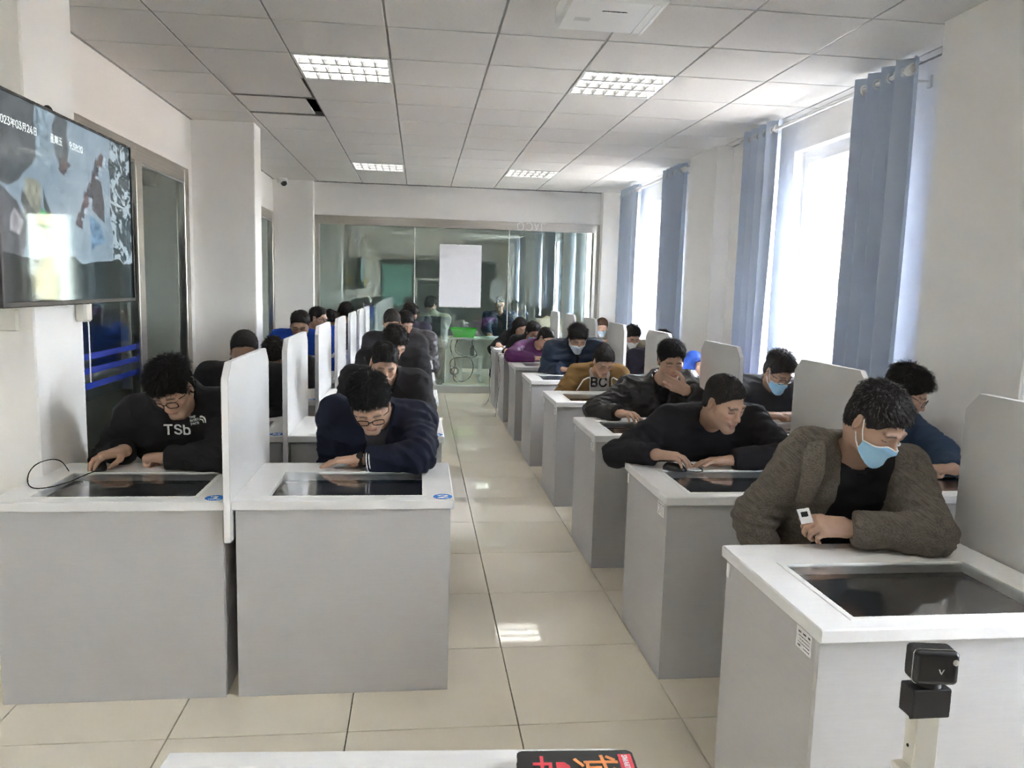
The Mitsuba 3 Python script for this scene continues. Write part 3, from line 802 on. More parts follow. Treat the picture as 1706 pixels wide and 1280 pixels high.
# ------------------------------------------------------------------ projector under the ceiling
pj = thing('projector', 'white projector hanging under the ceiling at the top edge', 'projector')
body = rbox(0.60, 1.02, 3.30, 3.70, 2.712, 2.812, 0.014)
part(pj, 'body', ply(body, 'white_plastic'))
part(pj, 'mount', ply(cat([cyl((0.82, 3.52, 2.80), (0.82, 3.52, 2.892), 0.022, 16), rbox(0.74, 0.90, 3.44, 3.60, 2.798, 2.808, 0.002)]), 'white_plastic'))
ln = part(pj, 'lens_ring', ply(place(lathe([(0.030, 0), (0.043, 0), (0.046, 0.012), (0.046, 0.034), (0.036, 0.036), (0.032, 0.012), (0.030, 0)], 28), (0.885, 3.30, 2.764), [1, 0, 0], [0, 0, 1], [0, -1, 0]), 'white_plastic', 40))
part(ln, 'lens', ply(place(lathe([(0, 0.014), (0.02, 0.011), (0.033, 0.004), (0.033, 0), (0, 0)], 24), (0.885, 3.30, 2.764), [1, 0, 0], [0, 0, 1], [0, -1, 0]), 'monitor_black', 40), 'dark round lens')
part(pj, 'vent_slot', ply(cbox(0.76, 0.87, 3.42, 3.427, 2.7105, 2.7125), 'black_plastic'))
part(pj, 'mount_strip', ply(cat([rbox(0.955, 0.962, 3.31, 3.69, 2.709, 2.714, 0.001), rbox(0.992, 0.998, 3.31, 3.69, 2.709, 2.714, 0.001)]), 'paint_white'))
part(pj, 'label_plate', ply(rbox(0.66, 0.73, 3.52, 3.56, 2.7105, 2.7125, 0.0005), 'pale_grey'))

dome = thing('dome_camera', 'small white dome security camera under the ceiling in the far left corner', 'camera')
part(dome, 'housing', ply(lathe([(0, 0), (0.065, 0), (0.07, -0.02), (0.066, -0.06), (0.04, -0.068), (0, -0.068)], 24, (-1.83, 10.86, ZC)), 'white_plastic', 40))
part(dome, 'lens', ply(trimesh.creation.icosphere(subdivisions=2, radius=0.040).apply_translation([-1.81, 10.83, ZC - 0.066]), 'monitor_black', True), 'dark lens ball')

# ------------------------------------------------------------------ on and behind the glass wall
nb = thing('notice_sheet', 'large blank white sheet stuck on the glass wall', 'poster')
part(nb, 'sheet', ply(rbox(0.268, 0.862, 11.128, 11.134, 1.235, 2.112, 0.001), 'paper'))
part(nb, 'edge_rail', ply(rbox(0.268, 0.862, 11.124, 11.136, 1.228, 1.240, 0.002), 'pale_grey'))
ct = thing('counter', 'glass-topped white counter behind the glass wall', 'counter')
part(ct, 'top', ply(rbox(0.02, 2.1, 12.20, 12.85, 0.695, 0.72, 0.004), 'pale_grey'))
part(ct, 'side_cabinet', ply(rbox(0.05, 0.40, 12.25, 12.8, 0.0, 0.694, 0.004), 'dark_panel'), 'dark cabinet under the counter')
part(ct, 'vent_plate', ply(rbox(0.16, 0.24, 12.244, 12.25, 0.30, 0.35, 0.001), 'pale_grey'))
part(ct, 'back_panel', ply(rbox(0.42, 2.0, 12.78, 12.80, 0.18, 0.694, 0.003), 'pale_grey'))
part(ct, 'leg', ply(rbox(1.30, 1.42, 12.3, 12.42, 0.0, 0.694, 0.003), 'pale_grey'))
part(ct, 'leg', ply(rbox(0.42, 0.47, 12.25, 12.30, 0.0, 0.694, 0.003), 'pale_grey'))
st = thing('white_stool', 'pale wooden stool under the counter behind the glass', 'stool')
part(st, 'seat', ply(rbox(0.62, 1.02, 12.32, 12.66, 0.40, 0.43, 0.005), 'pale_grey'))
for x in (0.64, 0.96):
    for y in (12.34, 12.60):
        part(st, 'leg', ply(rbox(x, x + 0.04, y, y + 0.04, 0, 0.40, 0.004), 'pale_grey'))
part(st, 'rung', ply(rbox(0.66, 0.98, 12.35, 12.37, 0.14, 0.17, 0.004), 'pale_grey'))
bs = thing('green_basket', 'bright green plastic basket on the counter behind the glass', 'basket')


def frustum(x, y, z, a0, b0, a1, b1, h):
    v = np.array([[sx * a, sy * b, zz] for zz, a, b in ((0, a0, b0), (h, a1, b1)) for sx, sy in ((-1, -1), (1, -1), (1, 1), (-1, 1))], float) + [x, y, z]
    return trimesh.convex.convex_hull(v)


part(bs, 'tub', ply(minus(frustum(0.70, 12.50, 0.722, 0.16, 0.11, 0.205, 0.15, 0.135), frustum(0.70, 12.50, 0.728, 0.154, 0.104, 0.20, 0.145, 0.15)), 'green_plastic'))
part(bs, 'rim', ply(minus(rbox(0.485, 0.915, 12.34, 12.66, 0.848, 0.866, 0.004), cbox(0.50, 0.90, 12.355, 12.645, 0.8, 0.9)), 'green_plastic'))
pp = thing('document_stack', 'white papers on the counter beside the green basket', 'papers')
part(pp, 'sheets', ply(rbox(1.10, 1.62, 12.24, 12.52, 0.721, 0.738, 0.002), 'paper'))
part(pp, 'top_sheet', ply(place(rbox(-0.15, 0.15, -0.1, 0.1, 0, 0.004, 0.001), (1.22, 12.40, 0.739), [0.95, 0.3, 0], [-0.3, 0.95, 0], [0, 0, 1]), 'paper'))
solo('folder', ply(rbox(0.12, 0.46, 12.3, 12.55, 0.721, 0.735, 0.002), 'warning_yellow'), 'yellow folder on the counter left of the green basket', 'folder')
cb = thing('cable_bundle', 'black power strip and cables hanging below the counter behind the glass', 'cables')
part(cb, 'adapter', ply(rbox(0.80, 0.86, 12.22, 12.27, 0.44, 0.60, 0.006), 'black_plastic'))
for k, pts in enumerate([[(0.52, 12.24, 0.70), (0.50, 12.22, 0.5), (0.56, 12.2, 0.3), (0.55, 12.2, 0.06), (0.60, 12.2, 0.02)], [(0.60, 12.24, 0.70), (0.66, 12.22, 0.45), (0.80, 12.2, 0.40), (0.84, 12.2, 0.2), (0.62, 12.2, 0.04)],
                         [(0.83, 12.24, 0.70), (0.84, 12.22, 0.6), (0.9, 12.2, 0.45), (0.72, 12.2, 0.42), (0.58, 12.2, 0.1)]]):
    part(cb, 'cable', ply(tube(spline(pts, 20), 0.008, 6), 'black_rubber', True))
part(cb, 'coil', ply(cat([place(trimesh.creation.torus(0.05 + 0.008 * k, 0.008, major_sections=18, minor_sections=6), (0.55, 12.2 + 0.012 * k, 0.20), [1, 0, 0], [0, 0, 1], [0, -1, 0]) for k in range(3)]), 'black_rubber', True))

# electrical boxes, cabinet behind the camera: they show in the glass wall
for y, s in ((3.57, 'grey electrical box with a yellow warning triangle, the larger one mirrored in the glass'), (-0.90, 'grey electrical box with a yellow warning triangle, the smaller one mirrored in the glass')):
    e = thing('electrical_box', s, 'electrical box')
    part(e, 'box', ply(rbox(-1.77, -1.49, y + 0.002, y + 0.11, 1.40, 1.90, 0.006), 'cream_plastic'))
    w = part(e, 'warning_sign', ply(place(extrude(Polygon([(-0.10, -0.085), (0.10, -0.085), (0, 0.09)]), 0.002), (-1.63, y + 0.11, 1.63), [-1, 0, 0], [0, 0, 1], [0, 1, 0]), 'warning_yellow'), 'yellow triangle')
    part(w, 'bolt', ply(place(extrude(Polygon([(0.01, 0.05), (-0.02, -0.01), (0, -0.01), (-0.01, -0.06), (0.025, 0.005), (0.005, 0.005)]), 0.003), (-1.63, y + 0.11, 1.62), [-1, 0, 0], [0, 0, 1], [0, 1, 0]), 'ink'))
    part(e, 'conduit', ply(rbox(-1.66, -1.62, y + 0.002, y + 0.03, 1.90, 2.85, 0.003), 'cream_plastic'))
ac = thing('floor_air_conditioner', 'tall pale cabinet air conditioner behind the camera, mirrored in the glass', 'air conditioner')
part(ac, 'body', ply(rbox(2.08, 2.54, -1.15, -0.75, 0.0, 1.75, 0.012), 'pale_grey'))
part(ac, 'grille', ply(cat([rbox(2.12, 2.50, -0.752, -0.742, 1.30 + 0.05 * k, 1.33 + 0.05 * k, 0.002) for k in range(7)]), 'white_plastic'))

# ------------------------------------------------------------------ bodies as smooth distance fields


def cone(a, b, ra, rb, k=0.02, op='add'):
    """Round cone between two points. Returns (function, operation, blend, centre, reach)."""
    a, b = np.asarray(a, float), np.asarray(b, float)
    ba = b - a
    L = float(ba @ ba) + 1e-12
    a3, ba3, ra_, rd_ = a.astype(np.float32), ba.astype(np.float32), np.float32(ra), np.float32(rb - ra)

    def f(p):
        pa = p - a3
        d = pa @ ba3
        t = np.clip(d * np.float32(1 / L), 0, 1)
        q = np.einsum('...i,...i', pa, pa) - t * (2 * d - t * np.float32(L))
        return np.sqrt(np.maximum(q, 0)) - (ra_ + rd_ * t)
    return f, op, k, (a + b) / 2, math.sqrt(L) / 2 + max(ra, rb)


def ell(c, R, r, k=0.02, op='add'):
    """Ellipsoid with centre c, axes the columns of R, radii r."""
    c, r, R = np.asarray(c, float), np.asarray(r, float), np.asarray(R, float)
    c3, A1, A2 = c.astype(np.float32), (R / r).astype(np.float32), (R / r ** 2).astype(np.float32)

    def f(p):
        q = p - c3
        q1, q2 = q @ A1, q @ A2
        k0 = np.sqrt(np.einsum('...i,...i', q1, q1))
        k1 = np.sqrt(np.einsum('...i,...i', q2, q2)) + np.float32(1e-9)
        return k0 * (k0 - 1) / k1
    return f, op, k, c, float(r.max()) + 0.025


def region(f, op='cut', k=0.0):
    """A field that applies everywhere: 'cut' keeps what is inside of it, 'sub' removes it."""
    return f, op, k, None, 1e9


def group(prims, k=0.0):
    """Primitives blended among themselves, joined to the rest by the blend k."""
    cs = np.array([q[3] for q in prims])
    c = cs.mean(0)
    r = max(np.linalg.norm(q[3] - c) + q[4] for q in prims)
    F = Field(prims)
    return (lambda p: F(p)), 'add', k, c, float(r)


class Field:
    def __init__(self, prims):
        self.prims = prims

    def __call__(self, P, C=None, rad=0.0):
        """P (n, m, 3) points in n blocks with centres C and half diagonal rad."""
        P = np.asarray(P, np.float32)
        D = np.full(P.shape[:2], 1.0, np.float32)
        for f, op, k, c, r in self.prims:
            if c is None or C is None:
                idx = slice(None)
            else:
                idx = np.nonzero(np.linalg.norm(C - c, axis=1) < r + rad + k + 0.01)[0]
                if len(idx) == 0:
                    continue
            d, o = f(P[idx]), D[idx]
            if op == 'add':
                if k > 0:
                    h = np.maximum(k - np.abs(d - o), 0) * np.float32(1 / k)
                    D[idx] = np.minimum(d, o) - h * h * np.float32(k * 0.25)
                else:
                    D[idx] = np.minimum(d, o)
            else:
                if op == 'sub':
                    d = -d
                if k > 0:
                    h = np.maximum(k - np.abs(d - o), 0) * np.float32(1 / k)
                    D[idx] = np.maximum(d, o) + h * h * np.float32(k * 0.25)
                else:
                    D[idx] = np.maximum(d, o)
        return D

    def at(self, p):
        return self(np.asarray(p, float)[None])[0]


def nets(field, lo, hi, h, B=8):
    """Surface nets over sparse blocks. Returns (vertices, quads)."""
    lo, hi = np.asarray(lo, float), np.asarray(hi, float)
    S = B * h
    n = np.ceil((hi - lo) / S).astype(int)
    blk = np.stack(np.meshgrid(*[np.arange(k) for k in n], indexing='ij'), -1).reshape(-1, 3)
    cen = lo + (blk + 0.5) * S
    rad = S * 0.8661
    keep = []
    for s in range(0, len(cen), 20000):
        c = cen[s:s + 20000]
        d = field(c[:, None, :], c, rad * 1.6)[:, 0]
        keep.append(np.abs(d) < rad * 1.6 + 1.5 * h)
    keep = np.concatenate(keep)
    blk, cen = blk[keep], cen[keep]
    g = np.stack(np.meshgrid(*[np.arange(B + 1)] * 3, indexing='ij'), -1).reshape(-1, 3)
    vals = np.concatenate([field((lo + (blk[s:s + 3000, None, :] * B + g[None]) * h), cen[s:s + 3000], rad) for s in range(0, len(blk), 3000)])
    V = vals.reshape(-1, B + 1, B + 1, B + 1)
    s = V < 0
    cells = np.stack(np.meshgrid(*[np.arange(B)] * 3, indexing='ij'), -1).reshape(-1, 3)
    corners = np.array([[i, j, k] for i in (0, 1) for j in (0, 1) for k in (0, 1)])
    cnt = sum(s[:, i:B + i, j:B + j, k:B + k].astype(np.int8) for i, j, k in corners)
    bi, ci = np.nonzero(((cnt > 0) & (cnt < 8)).reshape(len(V), -1))
    loc = cells[ci]
    cv = np.stack([V[bi, loc[:, 0] + i, loc[:, 1] + j, loc[:, 2] + k] for i, j, k in corners], 1)
    acc, num = np.zeros((len(bi), 3)), np.zeros(len(bi))
    for a in range(8):
        for b in range(a + 1, 8):
            e = corners[b] - corners[a]
            if np.abs(e).sum() != 1:
                continue
            m = (cv[:, a] < 0) != (cv[:, b] < 0)
            t = cv[m, a] / (cv[m, a] - cv[m, b])
            acc[m] += corners[a] + t[:, None] * e
            num[m] += 1
    gid3 = blk[bi] * B + loc
    pos = lo + (gid3 + acc / num[:, None]) * h
    dims = n * B + 2

    def gid(q):
        return (q[:, 0] * dims[1] + q[:, 1]) * dims[2] + q[:, 2]
    ids = gid(gid3)
    order = np.argsort(ids)
    ids, pos = ids[order], pos[order]
    quads = []
    for ax in range(3):
        e = np.eye(3, dtype=int)[ax]
        s0, s1 = s[:, :B, :B, :B], s[:, e[0]:B + e[0], e[1]:B + e[1], e[2]:B + e[2]]
        bb, cc = np.nonzero((s0 != s1).reshape(len(V), -1))
        q = blk[bb] * B + cells[cc]
        ins = s0.reshape(len(V), -1)[bb, cc]
        u, w = np.eye(3, dtype=int)[(ax + 1) % 3], np.eye(3, dtype=int)[(ax + 2) % 3]
        ring = [q - u - w, q - w, q, q - u]
        I = [np.searchsorted(ids, gid(r)) for r in ring]
        ok = np.all([(i < len(ids)) for i in I], 0)
        I = [np.minimum(i, len(ids) - 1) for i in I]
        ok &= np.all([ids[i] == gid(r) for i, r in zip(I, ring)], 0)
        Q = np.stack(I, 1)
        Q[~ins] = Q[~ins][:, ::-1]
        quads.append(Q[ok])
    return pos, np.concatenate(quads)


def mesh_of(field, lo, hi, h, coarse=None):
    """coarse: function of the vertices giving a cluster size (0 = keep)."""
    v, q = nets(field, lo, hi, h)
    f = np.vstack([q[:, [0, 1, 2]], q[:, [0, 2, 3]]])
    if coarse is not None:
        size = coarse(v)
        key = np.where(size[:, None] > 0, np.floor(v / np.maximum(size, 1e-6)[:, None]) + 1e5, 0)
        tag_ = np.where(size > 0, 1, 2 + np.arange(len(v)))
        full = np.column_stack([key, tag_, np.round(size * 1e4)])
        _, inv = np.unique(full, axis=0, return_inverse=True)
        inv = inv.ravel()
        nv = np.zeros((inv.max() + 1, 3))
        num = np.zeros(len(nv))
        np.add.at(nv, inv, v)
        np.add.at(num, inv, 1)
        v = nv / num[:, None]
        f = inv[f]
        f = f[(f[:, 0] != f[:, 1]) & (f[:, 1] != f[:, 2]) & (f[:, 0] != f[:, 2])]
        f = f[np.unique(np.sort(f, 1), axis=0, return_index=True)[1]]
        used = np.unique(f)
        back = np.zeros(len(v), int)
        back[used] = np.arange(len(used))
        v, f = v[used], back[f]
    return v, f


def normals_of(v, f):
    n = np.zeros_like(v)
    c = np.cross(v[f[:, 1]] - v[f[:, 0]], v[f[:, 2]] - v[f[:, 0]])
    for k in range(3):
        np.add.at(n, f[:, k], c)
    return n / (np.linalg.norm(n, axis=1, keepdims=True) + 1e-12)


def relax(v, f, it=2, lam=0.5):
    e = np.vstack([f[:, [0, 1]], f[:, [1, 2]], f[:, [2, 0]]])
    for _ in range(it):
        s, c = np.zeros_like(v), np.zeros(len(v))
        np.add.at(s, e[:, 0], v[e[:, 1]])
        np.add.at(c, e[:, 0], 1)
        np.add.at(s, e[:, 1], v[e[:, 0]])
        np.add.at(c, e[:, 1], 1)
        v = v + lam * (s / np.maximum(c, 1)[:, None] - v)
    return v


def drape(field, pts, o, d, off):
    """March the points along the direction d until they meet the field; off: distance above it. Returns points and which of them arrived."""
    p = pts.copy()
    hit = np.zeros(len(p), bool)
    for _ in range(70):
        s = field.at(p) - off
        hit |= np.abs(s) < 8e-4
        p = p + d * np.where(hit, 0, np.clip(s, -0.01, 0.03) * 0.9)[:, None]
    return p, hit & (np.linalg.norm(p - pts, axis=1) < 0.5)

# ------------------------------------------------------------------ people
SKIN = np.array([0.56, 0.355, 0.255])


def jit(v, a, b, seed, scale):
    """Two-tone mottling per vertex."""
    t = meshkit.fbm(np.asarray(v) * scale, 3, seed)[:, None]
    return np.asarray(a) * (1 - t) + np.asarray(b) * t


def head_frame(yaw, pitch, roll):
    y, p, r = map(math.radians, (yaw, pitch, roll))
    f = np.array([math.sin(y) * math.cos(p), -math.cos(y) * math.cos(p), -math.sin(p)])
    l = np.array([math.cos(y), math.sin(y), 0.0])
    u = np.cross(f, l)
    l2 = l * math.cos(r) + u * math.sin(r)
    return np.stack([l2, f, np.cross(f, l2)], 1)          # columns: left, forward, up


def head_prims(H, R, s=1.0, fem=False, wide=1.0):
    def P(x, y, z):
        return H + R @ (np.array([x * wide, y, z]) * s)

    def C(a, b, ra, rb, k=0.012, op='add'):
        return cone(P(*a), P(*b), ra * s, rb * s, k * s, op)

    def E(c, r, k=0.012, op='add'):
        return ell(P(*c), R, np.array([r[0] * wide, r[1], r[2]]) * s, k * s, op)
    j = 0.90 if fem else 1.0
    L = [E((0, -0.018, 0.034), (0.0755, 0.098, 0.086), 0.0),
         E((0, 0.028, -0.030), (0.062 * j, 0.062, 0.080), 0.03),
         E((0, -0.045, -0.025), (0.062, 0.055, 0.055), 0.03)]
    for x in (1, -1):
        L += [C((0.050 * j * x, 0.0, -0.058), (0.016 * x, 0.070, -0.098), 0.020 * j, 0.019, 0.022),
              C((0.045 * x, 0.060, -0.020), (0.056 * x, 0.030, -0.018), 0.018, 0.018, 0.022)]
    L += [C((-0.010, 0.076, -0.100), (0.010, 0.076, -0.100), 0.0175 * j, 0.0175 * j, 0.02)]
    for x in (1, -1):
        L += [E((0.032 * x, 0.100, 0.006), (0.021, 0.016, 0.0125), 0.018, 'sub'),
              E((0.032 * x, 0.0755, 0.005), (0.0155, 0.0135, 0.0115), 0.006),
              C((0.014 * x, 0.0865, 0.022), (0.046 * x, 0.0785, 0.024), 0.0075, 0.0065, 0.014)]
    L += [C((0, 0.088, 0.014), (0, 0.1035, -0.026), 0.0075, 0.0105, 0.012),
          E((0, 0.1045, -0.031), (0.0115, 0.0115, 0.0095), 0.008)]
    for x in (1, -1):
        L += [E((0.0135 * x, 0.095, -0.034), (0.0075, 0.011, 0.0075), 0.007),
              E((0.0065 * x, 0.102, -0.0415), (0.0038, 0.006, 0.003), 0.002, 'sub')]
    L += [E((0, 0.0865, -0.0575), (0.025, 0.012, 0.014), 0.014),
          C((-0.019, 0.0895, -0.0585), (0, 0.096, -0.0565), 0.0048, 0.0062, 0.005), C((0, 0.096, -0.0565), (0.019, 0.0895, -0.0585), 0.0062, 0.0048, 0.005),
          C((-0.016, 0.089, -0.0685), (0.016, 0.089, -0.0685), 0.0055, 0.0055, 0.006), C((0, 0.092, -0.069), (0, 0.092, -0.069), 0.0075, 0.0075, 0.006),
          C((-0.021, 0.0985, -0.0632), (0.021, 0.0985, -0.0632), 0.0024, 0.0024, 0.002, 'sub'),
          E((0, 0.098, -0.083), (0.018, 0.008, 0.006), 0.012, 'sub')]
    for x in (1, -1):
        ra = R @ np.stack([unit([0.85 * x, -0.45, 0.05]), unit([0.45 * x, 0.85, 0.10]), unit([-0.0, -0.12, 1.0])], 1)
        L += [ell(P(0.079 * x, -0.014, -0.004), ra, np.array([0.0075, 0.0185, 0.032]) * s, 0.008 * s),
              ell(P(0.086 * x, -0.008, 0.002), ra, np.array([0.006, 0.0095, 0.019]) * s, 0.004 * s, 'sub')]
    return L


HAND = {'flat': ((12, 10, 8), 0.25, 30), 'mouse': ((18, 28, 20), 0.22, 24), 'rest': ((22, 30, 22), 0.12, 28), 'grip': ((48, 55, 35), 0.05, 12), 'fist': ((75, 85, 50), 0.0, 20)}


def hand_prims(w, d, n, side, pose, s=1.0):
    """w wrist, d finger direction, n direction the palm faces, side +1 for the left hand."""
    y = unit(d)
    z = -unit(np.asarray(n, float) - y * (np.asarray(n, float) @ y))
    x = np.cross(y, z)                    # towards the thumb on a left hand
    x = x * (1 if side > 0 else -1)
    curls, spread, th = HAND[pose]

    def P(a, b, c):
        return np.asarray(w, float) + s * (x * a + y * b + z * c)
    L = []
    kn = [(0.029, 0.088, 0.004), (0.009, 0.093, 0.006), (-0.011, 0.089, 0.005), (-0.029, 0.080, 0.0)]
    for q in kn:
        L.append(cone(P(q[0] * 0.55, 0.0, 0), P(*q), 0.0185 * s, 0.0125 * s, 0.014))
    L.append(cone(P(0.012, 0.0, 0), P(-0.012, 0.0, 0), 0.020 * s, 0.020 * s, 0.014))
    lens = [0.072, 0.080, 0.074, 0.058]
    for i, (q, ln) in enumerate(zip(kn, lens)):
        p, ang, side_a = np.array(q), 0.0, spread * (q[0] / 0.03) * 0.45
        r = 0.0098 if i < 3 else 0.0086
        for c, fr in zip(curls, (0.44, 0.31, 0.25)):
            ang += math.radians(c * (1.0 + 0.06 * (i - 1.5)))
            e = p + ln * fr * np.array([math.sin(side_a), math.cos(side_a) * math.cos(ang), -math.sin(ang)])
            L.append(cone(P(*p), P(*e), r * s, (r - 0.0008) * s, 0.004))
            p, r = e, r - 0.0008
    t0, a = np.array([0.020, 0.022, -0.006]), math.radians(th)
    t1 = t0 + 0.040 * np.array([math.sin(a + 0.55), math.cos(a + 0.55), -0.25])
    t2 = t1 + 0.034 * np.array([math.sin(a), math.cos(a), -0.28])
    t3 = t2 + 0.026 * np.array([math.sin(a - 0.25), math.cos(a - 0.25), -0.25])
    L += [cone(P(*t0), P(*t1), 0.0165 * s, 0.0125 * s, 0.012), cone(P(*t1), P(*t2), 0.0115 * s, 0.0105 * s, 0.005), cone(P(*t2), P(*t3), 0.0105 * s, 0.0085 * s, 0.004)]
    return L


def elbow(S, W, hint, ua=0.29, fa=0.255, desk=None):
    d = W - S
    D = np.linalg.norm(d)
    u = d / D
    if D > (ua + fa) * 0.985:
        W = S + u * (ua + fa) * 0.985
        D = (ua + fa) * 0.985
    if D < 0.12:
        D = 0.12
    a = (ua * ua - fa * fa + D * D) / (2 * D)
    h = math.sqrt(max(ua * ua - a * a, 0))
    v = hint - S
    v = unit(v - u * (v @ u))
    if desk is not None:                  # keep the elbow on top of the desk
        w, best = np.cross(u, v), None
        for t in np.linspace(-math.pi, math.pi, 145):
            e = S + u * a + (v * math.cos(t) + w * math.sin(t)) * h
            cost = abs(t) + 40 * max(0, 0.812 - e[2]) * (e[1] < desk + 0.05)
            if best is None or cost < best[0]:
                best = (cost, e)
        return best[1], W
    return S + u * a + v * h, W


class Person:
    def __init__(self, key_label, H, look, SL, SR, WL, WR, EL=None, ER=None, pelvis=None, near=False, fem=False, size=1.0,
                 poseL='rest', poseR='rest', dirL=None, dirR=None, palmL=(0, 0, -1), palmR=(0, 0, -1), bulk=1.0, tone=1.0, desk=None, standing=False, wide=1.0, group=None):
        A = lambda q: None if q is None else np.asarray(q, float)
        self.near, self.fem, self.s, self.wide = near, fem, size * 0.93, wide
        self.t = thing('person', key_label, 'person', group)
        self.H, self.R = A(H), head_frame(*look)
        self.SL, self.SR = A(SL), A(SR)
        self.M = (self.SL + self.SR) / 2
        self.P0 = A(pelvis)
        self.S = unit(self.SL - self.SR)
        U = unit(self.M - self.P0)
        self.U = unit(U - self.S * (U @ self.S))
        self.F = np.cross(self.S, self.U)
        self.NB = self.M + self.U * 0.025
        hintL = A(EL) if EL is not None else self.SL + np.array([0.13, 0.05, -0.35])
        hintR = A(ER) if ER is not None else self.SR + np.array([-0.13, 0.05, -0.35])
        self.EL, self.WL = elbow(self.SL, A(WL), hintL, desk=desk)
        self.ER, self.WR = elbow(self.SR, A(WR), hintR, desk=desk if WR[2] > 0.74 else None)
        self.hands = []
        for side, W, E, pose, d, pn in ((1, self.WL, self.EL, poseL, dirL, palmL), (-1, self.WR, self.ER, poseR, dirR, palmR)):
            self.hands.append((side, W, unit(A(d)) if d is not None else unit(W - E), A(pn), pose))
        self.tone, self.bulk, self.standing = tone, bulk, standing
        self.desk_y = -9.0 if desk is None else desk
        self.body()

    # ---- skeleton used by body and clothes
    def trunk(self, off, k=0.05, arms=True, low=True):
        S, U, M, P0, NB, b = self.S, self.U, self.M, self.P0, self.NB, self.bulk
        hw = np.linalg.norm(self.SL - self.SR) / 2
        L = []
        for x in (1, -1):
            L += [cone(P0 + S * x * 0.075, M + S * x * (hw - 0.085) - U * 0.10, 0.105 * b + off, 0.098 * b + off, 0.06),
                  cone(M + S * x * (hw - 0.075) - U * 0.05, M + S * x * (hw - 0.06) - U * 0.05, 0.075 * b + off, 0.072 * b + off, 0.06),
                  cone(NB + U * 0.005 + S * x * 0.02, M + S * x * (hw - 0.015) - U * 0.015, 0.05 + off, 0.05 + off, 0.05)]
        L.append(cone(P0 + self.F * 0.03, M - U * 0.12 + self.F * 0.015, 0.105 * b + off, 0.10 * b + off, 0.06))
        if arms:
            for sh, el, wr in ((self.SL, self.EL, self.WL), (self.SR, self.ER, self.WR)):
                L += self.arm(sh, el, wr, off, k)
        return L

    def arm(self, sh, el, wr, off, k, cut=None):
        ra = cone(sh, el, 0.056 + off, 0.044 + off, k)
        rb = cone(el, wr, 0.045 + off, 0.029 + off, k * 0.5)
        if cut is not None:
            d = unit(wr - el)
            q = wr - d * cut
            f0 = rb[0]
            rb = (lambda p, f0=f0, q=q, d=d: np.maximum(f0(p), (p - q) @ d),) + rb[1:]
        return [ra, rb]

    def leg_joints(self):
        out = []
        for x in (1, -1):
            hp = self.P0 + self.S * x * 0.09
            if self.standing:
                kn = np.array([hp[0], hp[1] - 0.02, 0.48])
                an = np.array([hp[0], hp[1], 0.09])
            else:
                lat = np.array([self.S[0], self.S[1], 0])
                fw = unit([self.F[0], self.F[1], 0])
                kn = np.array([hp[0], hp[1], 0.0]) + fw * 0.36 + unit(lat) * x * 0.03
                kn[2] = 0.50
                an = np.array([kn[0], kn[1], 0.09]) - fw * 0.06
            out.append((hp, kn, an))
        return out

    def legs(self, off, k=0.04):
        L = []
        for hp, kn, an in self.leg_joints():
            L += [cone(hp, kn, 0.082 + off, 0.056 + off, k), cone(kn, an, 0.056 + off, 0.040 + off, k)]
        return L

    def bounds(self, pad=0.16):
        pts = [self.H, self.SL, self.SR, self.EL, self.ER, self.WL, self.WR, self.P0] + [q for j in self.leg_joints() for q in j]
        pts += [w + d * 0.19 for _, w, d, _, _ in self.hands]
        return np.min(pts, 0) - pad, np.max(pts, 0) + pad

    def head_local(self, v):
        q = ((v - self.H) @ self.R) / self.s
        q[:, 0] /= self.wide
        return q

    def body(self):
        s, R, H = self.s, self.R, self.H
        neck_top = H + R @ (np.array([0, -0.030, -0.062]) * s)
        hp = head_prims(H, R, s, self.fem, self.wide)
        nr = 0.047 if self.fem else 0.056
        L = hp + [cone(neck_top, self.NB - self.U * 0.02, nr * s, (nr + 0.004) * s, 0.028)]
        L += self.trunk(-0.008) + self.legs(-0.006)
        for h in self.hands:
            L.append(group(hand_prims(h[1], h[2], h[3], h[0], h[4], 0.94 if self.fem else 1.0), 0.003 if np.linalg.norm(h[1] - H) < 0.26 else 0.014))
        for x in (1, -1):
            hp_, kn, an = self.leg_joints()[0 if x > 0 else 1]
            fw = unit([self.F[0], self.F[1], 0])
            L.append(cone(an + [0, 0, -0.045], an + fw * 0.15 + [0, 0, -0.055], 0.036, 0.028, 0.03))
        self.field = Field(L)
        lo, hi = self.bounds()
        h = (0.0036 if self.near == 2 else 0.0048 if self.near else 0.0075)
        hands = [w + d * 0.09 for _, w, d, _, _ in self.hands]

        def coarse(v):
            keep = (np.linalg.norm(v - H, axis=1) < 0.20 * s)
            for c in hands:
                keep |= np.linalg.norm(v - c, axis=1) < 0.13
            return np.where(keep, 0.0, 0.028)
        v, f = mesh_of(self.field, lo, hi, h, coarse)
        q = self.head_local(v)
        col = np.tile(SKIN * self.tone, (len(v), 1)) * (0.93 + 0.14 * meshkit.fbm(v * 35, 2, 3)[:, None])
        near_head = (np.abs(q[:, 0]) < 0.1) & (np.abs(q[:, 1]) < 0.14) & (np.abs(q[:, 2]) < 0.15)
        x, y, z = q.T
        ax = np.abs(x)

        def tint(mask, c, w):
            wgt = (mask * near_head * w)[:, None]
            return col * (1 - wgt) + np.asarray(c) * wgt
        front = np.clip((y - 0.055) / 0.015, 0, 1) * (ax < 0.058)
        g = lambda a, b: np.exp(-(a / b) ** 2)
        col = tint(g(ax - 0.040, 0.022) * g(z + 0.028, 0.020) * front, [0.50, 0.21, 0.15], 0.28)
        col = tint(g(x, 0.014) * g(z + 0.033, 0.014) * front, [0.50, 0.20, 0.15], 0.35)
